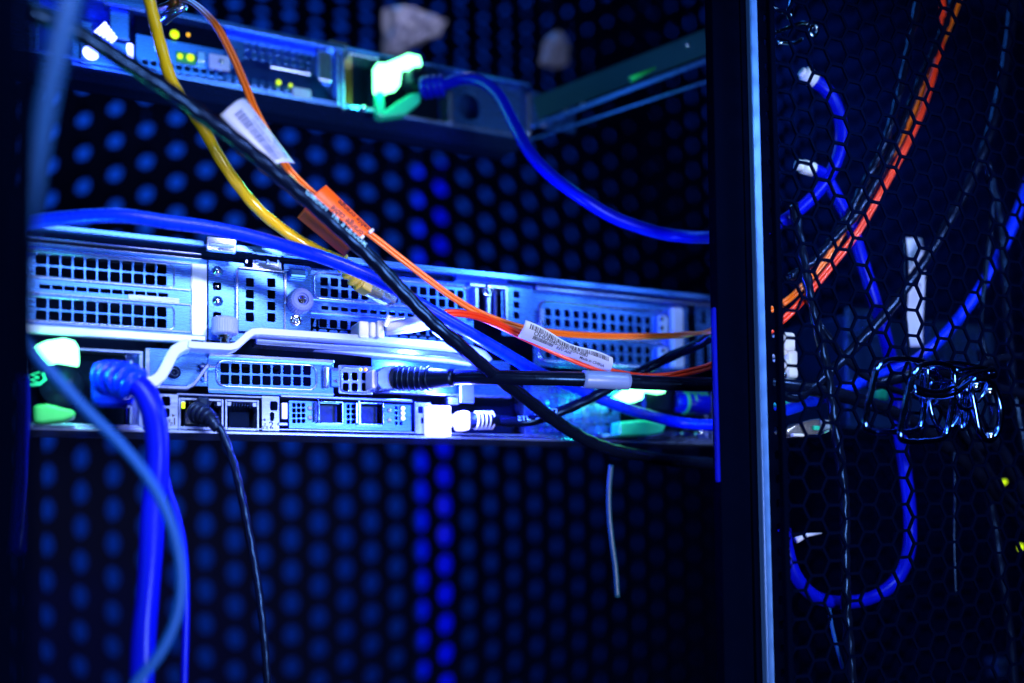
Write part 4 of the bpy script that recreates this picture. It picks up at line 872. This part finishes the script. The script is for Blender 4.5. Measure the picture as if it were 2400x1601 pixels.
cable('cord', [(1943, 1425, -98), (1950, 1470, -98), (1962, 1520, -98), (1976, 1570, -98)], 1.0, M_GREY, 'short thin blue cord below the blue U loop', parts=False)

# ================================================================== RIGHT SIDE FITTINGS
def wire_ring(pp, r, label, group):
    pp = [(a_, b_, c_-30) for a_, b_, c_ in pp]; pts = catmull([P(*p) for p in pp]+[P(*pp[0])], 8)[:-1]; r = r*1.35
    o = MB().tube(pts, r, 12, closed=True).build('cable_ring', M_RING, None, smooth=True, base=pts[0]); tag(o, label, 'cable ring', group); return o
GR = 'chrome wire cable rings'
wire_ring([(2054, 868, -124), (2068, 850, -123), (2105, 842, -121), (2150, 846, -119), (2172, 860, -117), (2170, 920, -116), (2160, 990, -116), (2140, 1010, -117), (2090, 1012, -120), (2040, 1010, -123), (2028, 995, -124), (2034, 955, -124), (2045, 905, -124)], 1.15, 'chrome wire ring bent upright, nearest the post', GR)
wire_ring([(2142, 876, -127), (2156, 860, -126), (2190, 852, -123), (2222, 858, -121), (2236, 876, -120), (2234, 930, -119), (2222, 1000, -119), (2206, 1028, -120), (2165, 1034, -123), (2124, 1034, -126), (2110, 1020, -127), (2116, 975, -127), (2128, 920, -127)], 1.2, 'chrome wire ring, second from the post, standing in front of the blue cable', GR)
wire_ring([(2140, 905, -120), (2165, 916, -120), (2200, 918, -120), (2235, 905, -119), (2270, 880, -118), (2320, 868, -118), (2326, 878, -118), (2285, 890, -118), (2240, 920, -119), (2200, 930, -120), (2150, 922, -121)], 1.1, 'chrome wire ring lying flat between the upright rings', GR)
wire_ring([(2180, 866, -116), (2225, 850, -116), (2280, 858, -116), (2328, 872, -116), (2325, 884, -116), (2280, 872, -116), (2225, 862, -116)], .9, 'slim chrome wire ring topmost of the cluster', GR)
wire_ring([(2282, 890, -119), (2312, 892, -119), (2334, 920, -119), (2345, 965, -119), (2338, 1010, -119), (2318, 1032, -119), (2296, 1010, -119), (2285, 960, -119), (2278, 920, -119)], 1.3, 'chrome oval ring at the far right of the cluster', GR)
wire_ring([(2262, 900, -116), (2270, 940, -116), (2262, 990, -116), (2254, 1004, -116), (2252, 980, -116), (2256, 930, -116)], 1.0, 'narrow chrome ring inside the cluster beside the oval ring', GR)
wire_ring([(2180, 900, -117), (2230, 898, -116), (2248, 930, -116), (2244, 980, -116), (2215, 1010, -116), (2190, 985, -117), (2178, 940, -117)], .9, 'round chrome ring between the second upright ring and the oval ring', GR)
wire_ring([(2240, 870, -119), (2300, 862, -118), (2318, 880, -118), (2300, 930, -118), (2262, 960, -119), (2236, 930, -119)], .9, 'tilted chrome ring crossing above the oval ring', GR)
wire_ring([(2160, 880, -113), (2190, 872, -113), (2210, 900, -113), (2190, 950, -113), (2160, 940, -113)], .8, 'small dark chrome ring behind the second upright ring', GR)
for i, (px, py, lb_) in enumerate(((2286, 905, 'small round chrome bead, upper left in the oval ring'), (2318, 918, 'small round chrome bead, upper right in the oval ring'), (2320, 1022, 'small round chrome bead at the foot of the oval ring'))):
    c = P(px, py, -150); o = MB().lathe(c-V((0, 0, 2.2)), (0, 0, 1), [(0, .6), (.5, 1.7), (1.4, 2.2), (3.0, 2.2), (3.9, 1.7), (4.4, .6)], 18).build('chrome_bead', M_CHROME, None, smooth=True); tag(o, lb_, 'bead', 'chrome beads on the rings')
# long white paper tag
tr_ = root('paper_tag', P(2145, 805, -88), 'long upright white paper tag behind the wire panel', 'tag')
s5 = Sheet((2124, 557, -88), (2161, 559, -88), (2168, 812, -88), (2130, 812, -88), bow=lambda u, v: V((0, -1.5*math.sin(v*5), 0)))
s5.mesh(8, 24).build('paper', M_LABEL, tr_, smooth=True)
t = MB(); text_on(t, 'Z', 7, lambda x, y: s5.mm(s5.L*.36+x*.8, s5.H*.38-y, .2)); text_on(t, 'D', 6, lambda x, y: s5.mm(s5.L*.40+y, s5.H*.42+x, .1)); t.build('tag_marking', M_INK, tr_)
# bright fittings beside the post
fb = root('latch_block', P(1848, 940, -60), 'bright white and green latch block right beside the tall post', 'latch')
m_ = MB(); m_.pbox(1823, 785, 1848, 832, -92, -80); m_.pbox(1840, 778, 1866, 822, -94, -82); m_.pbox(1824, 840, 1852, 868, -92, -80); m_.pbox(1850, 820, 1872, 886, -92, -82); m_.build('housing', M_WHITE, fb, bevel=1.6)
m_ = MB().pbox(1826, 915, 1869, 952, -92, -82).build('green_window', M_GREEN2, fb, bevel=1.2)
c = P(1840, 879, -92); MB().lathe((c.x, -90, c.z), (0, -1, 0), [(0, 2.2), (1.5, 2.0), (2.4, 1)], 16).build('stud', M_CHROME, fb, smooth=True)
lamp('latch_block_lamp', P(1846, 905, -104), .0030, (0.1, 1.0, 0.6), 3)
fc = root('clear_clip', P(1890, 1018, -90), 'clear plastic clip with green reflections under the latch block', 'clip')
pprism([(1838, 1012), (1860, 998), (1900, 984), (1930, 980), (1944, 990), (1946, 1012), (1930, 1018), (1900, 1022), (1862, 1024)], -94, -84).build('clip_body', M_CLEAR, fc, bevel=1)
m_ = MB(); m_.pbox(1860, 1016, 1892, 1023, -97, -94.2); m_.pbox(1930, 984, 1946, 1006, -97, -94.2); m_.build('clip_edge', M_WHITE, fc, bevel=.6)
MB().pbox(1908, 998, 1922, 1008, -96, -94.2).build('green_insert', M_GREEN2, fc, bevel=.4)
ft = root('cage_bracket', P(1860, 95, -92), 'small bent chrome bracket at the top right of the tall post', 'bracket')
m_ = MB(); m_.tube(path([(1802, 82, -94), (1830, 72, -94), (1860, 60, -94), (1885, 54, -94), (1905, 66, -94)], 6), 1.0, 10); m_.tube(path([(1825, 100, -94), (1862, 102, -94), (1880, 92, -94)], 6), 1.0, 10)
m_.tube(path([(1806, 12, -94), (1835, 30, -94), (1850, 18, -94), (1856, -10, -94)], 6), .9, 10); m_.tube([P(1852, 20, -95), P(1850, 46, -95)], 1.3, 10); m_.build('bent_wire', M_CHROME, ft, smooth=True)
m_ = MB(); pts = [P(1907+9*math.cos(a_), 73+13*math.sin(a_), -95) for a_ in [i*math.pi/8 for i in range(16)]]; m_.tube(pts, .9, 8, closed=True); m_.build('eyelet', M_CHROME, ft, smooth=True)
MB().pbox(1800, 74, 1812, 84, -97, -93).build('screw_head', M_CHROME, ft, bevel=.8)
GB = 'small lit yellow indicators at the right'
for px, py, h_, lb_ in ((2352, 1130, 12, 'small yellow green indicator light between the cables at lower right'), (2391, 1283, 16, 'small yellow indicator light at the right edge, lower of the two')):
    c = P(px, py, -60); o = MB().lathe((c.x, -60, c.z), (0, -1, 0), [(0, h_*.13), (1, h_*.13), (2, h_*.06)], 14).build('indicator_light', M_LEDY, None, smooth=True); tag(o, lb_, 'indicator light', GB)
o = MB().pbox(2055, 906, 2082, 936, -60, -56).build('indicator_light', M_GREEN2, None, bevel=1.5); tag(o, 'round green indicator behind the first chrome ring', 'indicator light')
st = MB().tube([P(1866, 1266, -100), P(1892, 1254, -100), P(1925, 1250, -100)], lambda t: 1.8-1.4*t, 12).build('cable_tie_end', M_LABEL, None, smooth=True); tag(st, 'pale cut cable tie tip above the blue U loop', 'cable tie')
bx = root('wall_fixture', P(2345, 1590, 60), 'faint grey bracket at the bottom right corner', 'bracket')
m_ = MB(); m_.pbox(2335, 1545, 2362, 1562, 50, 60); m_.pbox(2338, 1572, 2362, 1584, 50, 60); m_.build('plate', M_STEEL, bx, bevel=1)
# boxes glimpsed behind the wire panel
eq = root('equipment_box', P(2290, 900, 0), 'dim blue-lit steel equipment box behind the chrome rings', 'equipment box')
plate('vent_plate', rect_out(RC(1985, 725, 2060, 790, 0), 1), hole_grid(2005, 745, 2045, 745, 3, 2, 8, 4, 5, 1), 0, 1.2, M_STEEL, eq)
plate('vent_plate', rect_out(RC(2180, 760, 2330, 1010, 0), 1), hole_grid(2205, 790, 2305, 790, 5, 7, 8, 5, 5, 1), 0, 1.2, M_STEEL, eq)
m_ = MB(); m_.box(P(1985, 800, 2).x, P(2330, 800, 2).x, 3, 90, P(2200, 1010, 2).z, P(2200, 760, 2).z); m_.build('case', M_STEEL3, eq, bevel=1)

# crumpled plastic bags hanging between door and servers
def bag(px0, py0, px1, py1, pts, Y, label, seed):
    r = random.Random(seed); o_ = [P(x, y, Y) for x, y in pts]; c = sum(o_, V((0, 0, 0)))/len(o_); n = len(o_); vs = []; fs = []
    K = 9
    for j in range(K):
        t_ = j/(K-1)
        for i in range(n*4):
            a_ = o_[i//4]; b2 = o_[(i//4+1) % n]; p_ = a_.lerp(b2, (i % 4)/4)
            q = c.lerp(p_, t_); vs.append(q+V((r.uniform(-1, 1), -14*(1-t_**2)+r.uniform(-4.5, 4.5), r.uniform(-1, 1))*1) if False else q+V((r.uniform(-1, 1), -14*(1-t_**2)+r.uniform(-4.5, 4.5)*(1 if j < K-1 else 0), r.uniform(-1, 1))))
    N = n*4
    for j in range(K-1):
        for i in range(N): fs.append((j*N+i, j*N+(i+1) % N, (j+1)*N+(i+1) % N, (j+1)*N+i))
    m_ = MB(); m_.add(vs, fs); m_.add([v+V((0, 3, 0)) for v in vs], [tuple(reversed(f)) for f in fs])
    tp = o_[1]; o = m_.build('plastic_bag', M_BAG, None, base=tp); MB().tube([tp+V((0, 2, -3)), tp+V((1, 2, 30)), tp+V((-1, 2, 120))], .5, 6).build('string', M_BLACK, o); tag(o, label, 'plastic bag', 'crumpled bags near the top'); return o
M_BAG = mat('crumpled_translucent_bag', (0.45, 0.45, 0.62), .3, 0, noise=.1, bump=.6, bscale=60)
bag(0, 0, 0, 0, [(898, 20), (950, 15), (1010, 35), (1048, 52), (1030, 80), (985, 100), (940, 120), (900, 132)], 260, 'crumpled grey white plastic bag above the green latch of the upper server', 4)
bag(0, 0, 0, 0, [(1275, 95), (1300, 72), (1322, 90), (1334, 150), (1300, 156), (1268, 148)], 260, 'small crumpled pale bag at the top centre above the slide rail', 5)
lamp('bag_lamp', P(1060, -60, 190), .09, (.75, .75, 1), 10)
# network plug lead of the upper server
oc2 = root('network_plug', P(385, 40, 24), 'small grey cable plug beside the yellow cable at the top', 'plug')
m_ = MB(); m_.tube([P(432, 12, 12), P(405, 28, 18), P(382, 48, 26)], 2.6, 14); m_.build('plug_boot', M_STEEL2, oc2, smooth=True)
m_ = MB(); m_.tube([P(412, 4, 0), P(395, 12, 10), P(378, 18, 20)], 1.8, 12); m_.build('plug_tail', M_COPPER, oc2, smooth=True)
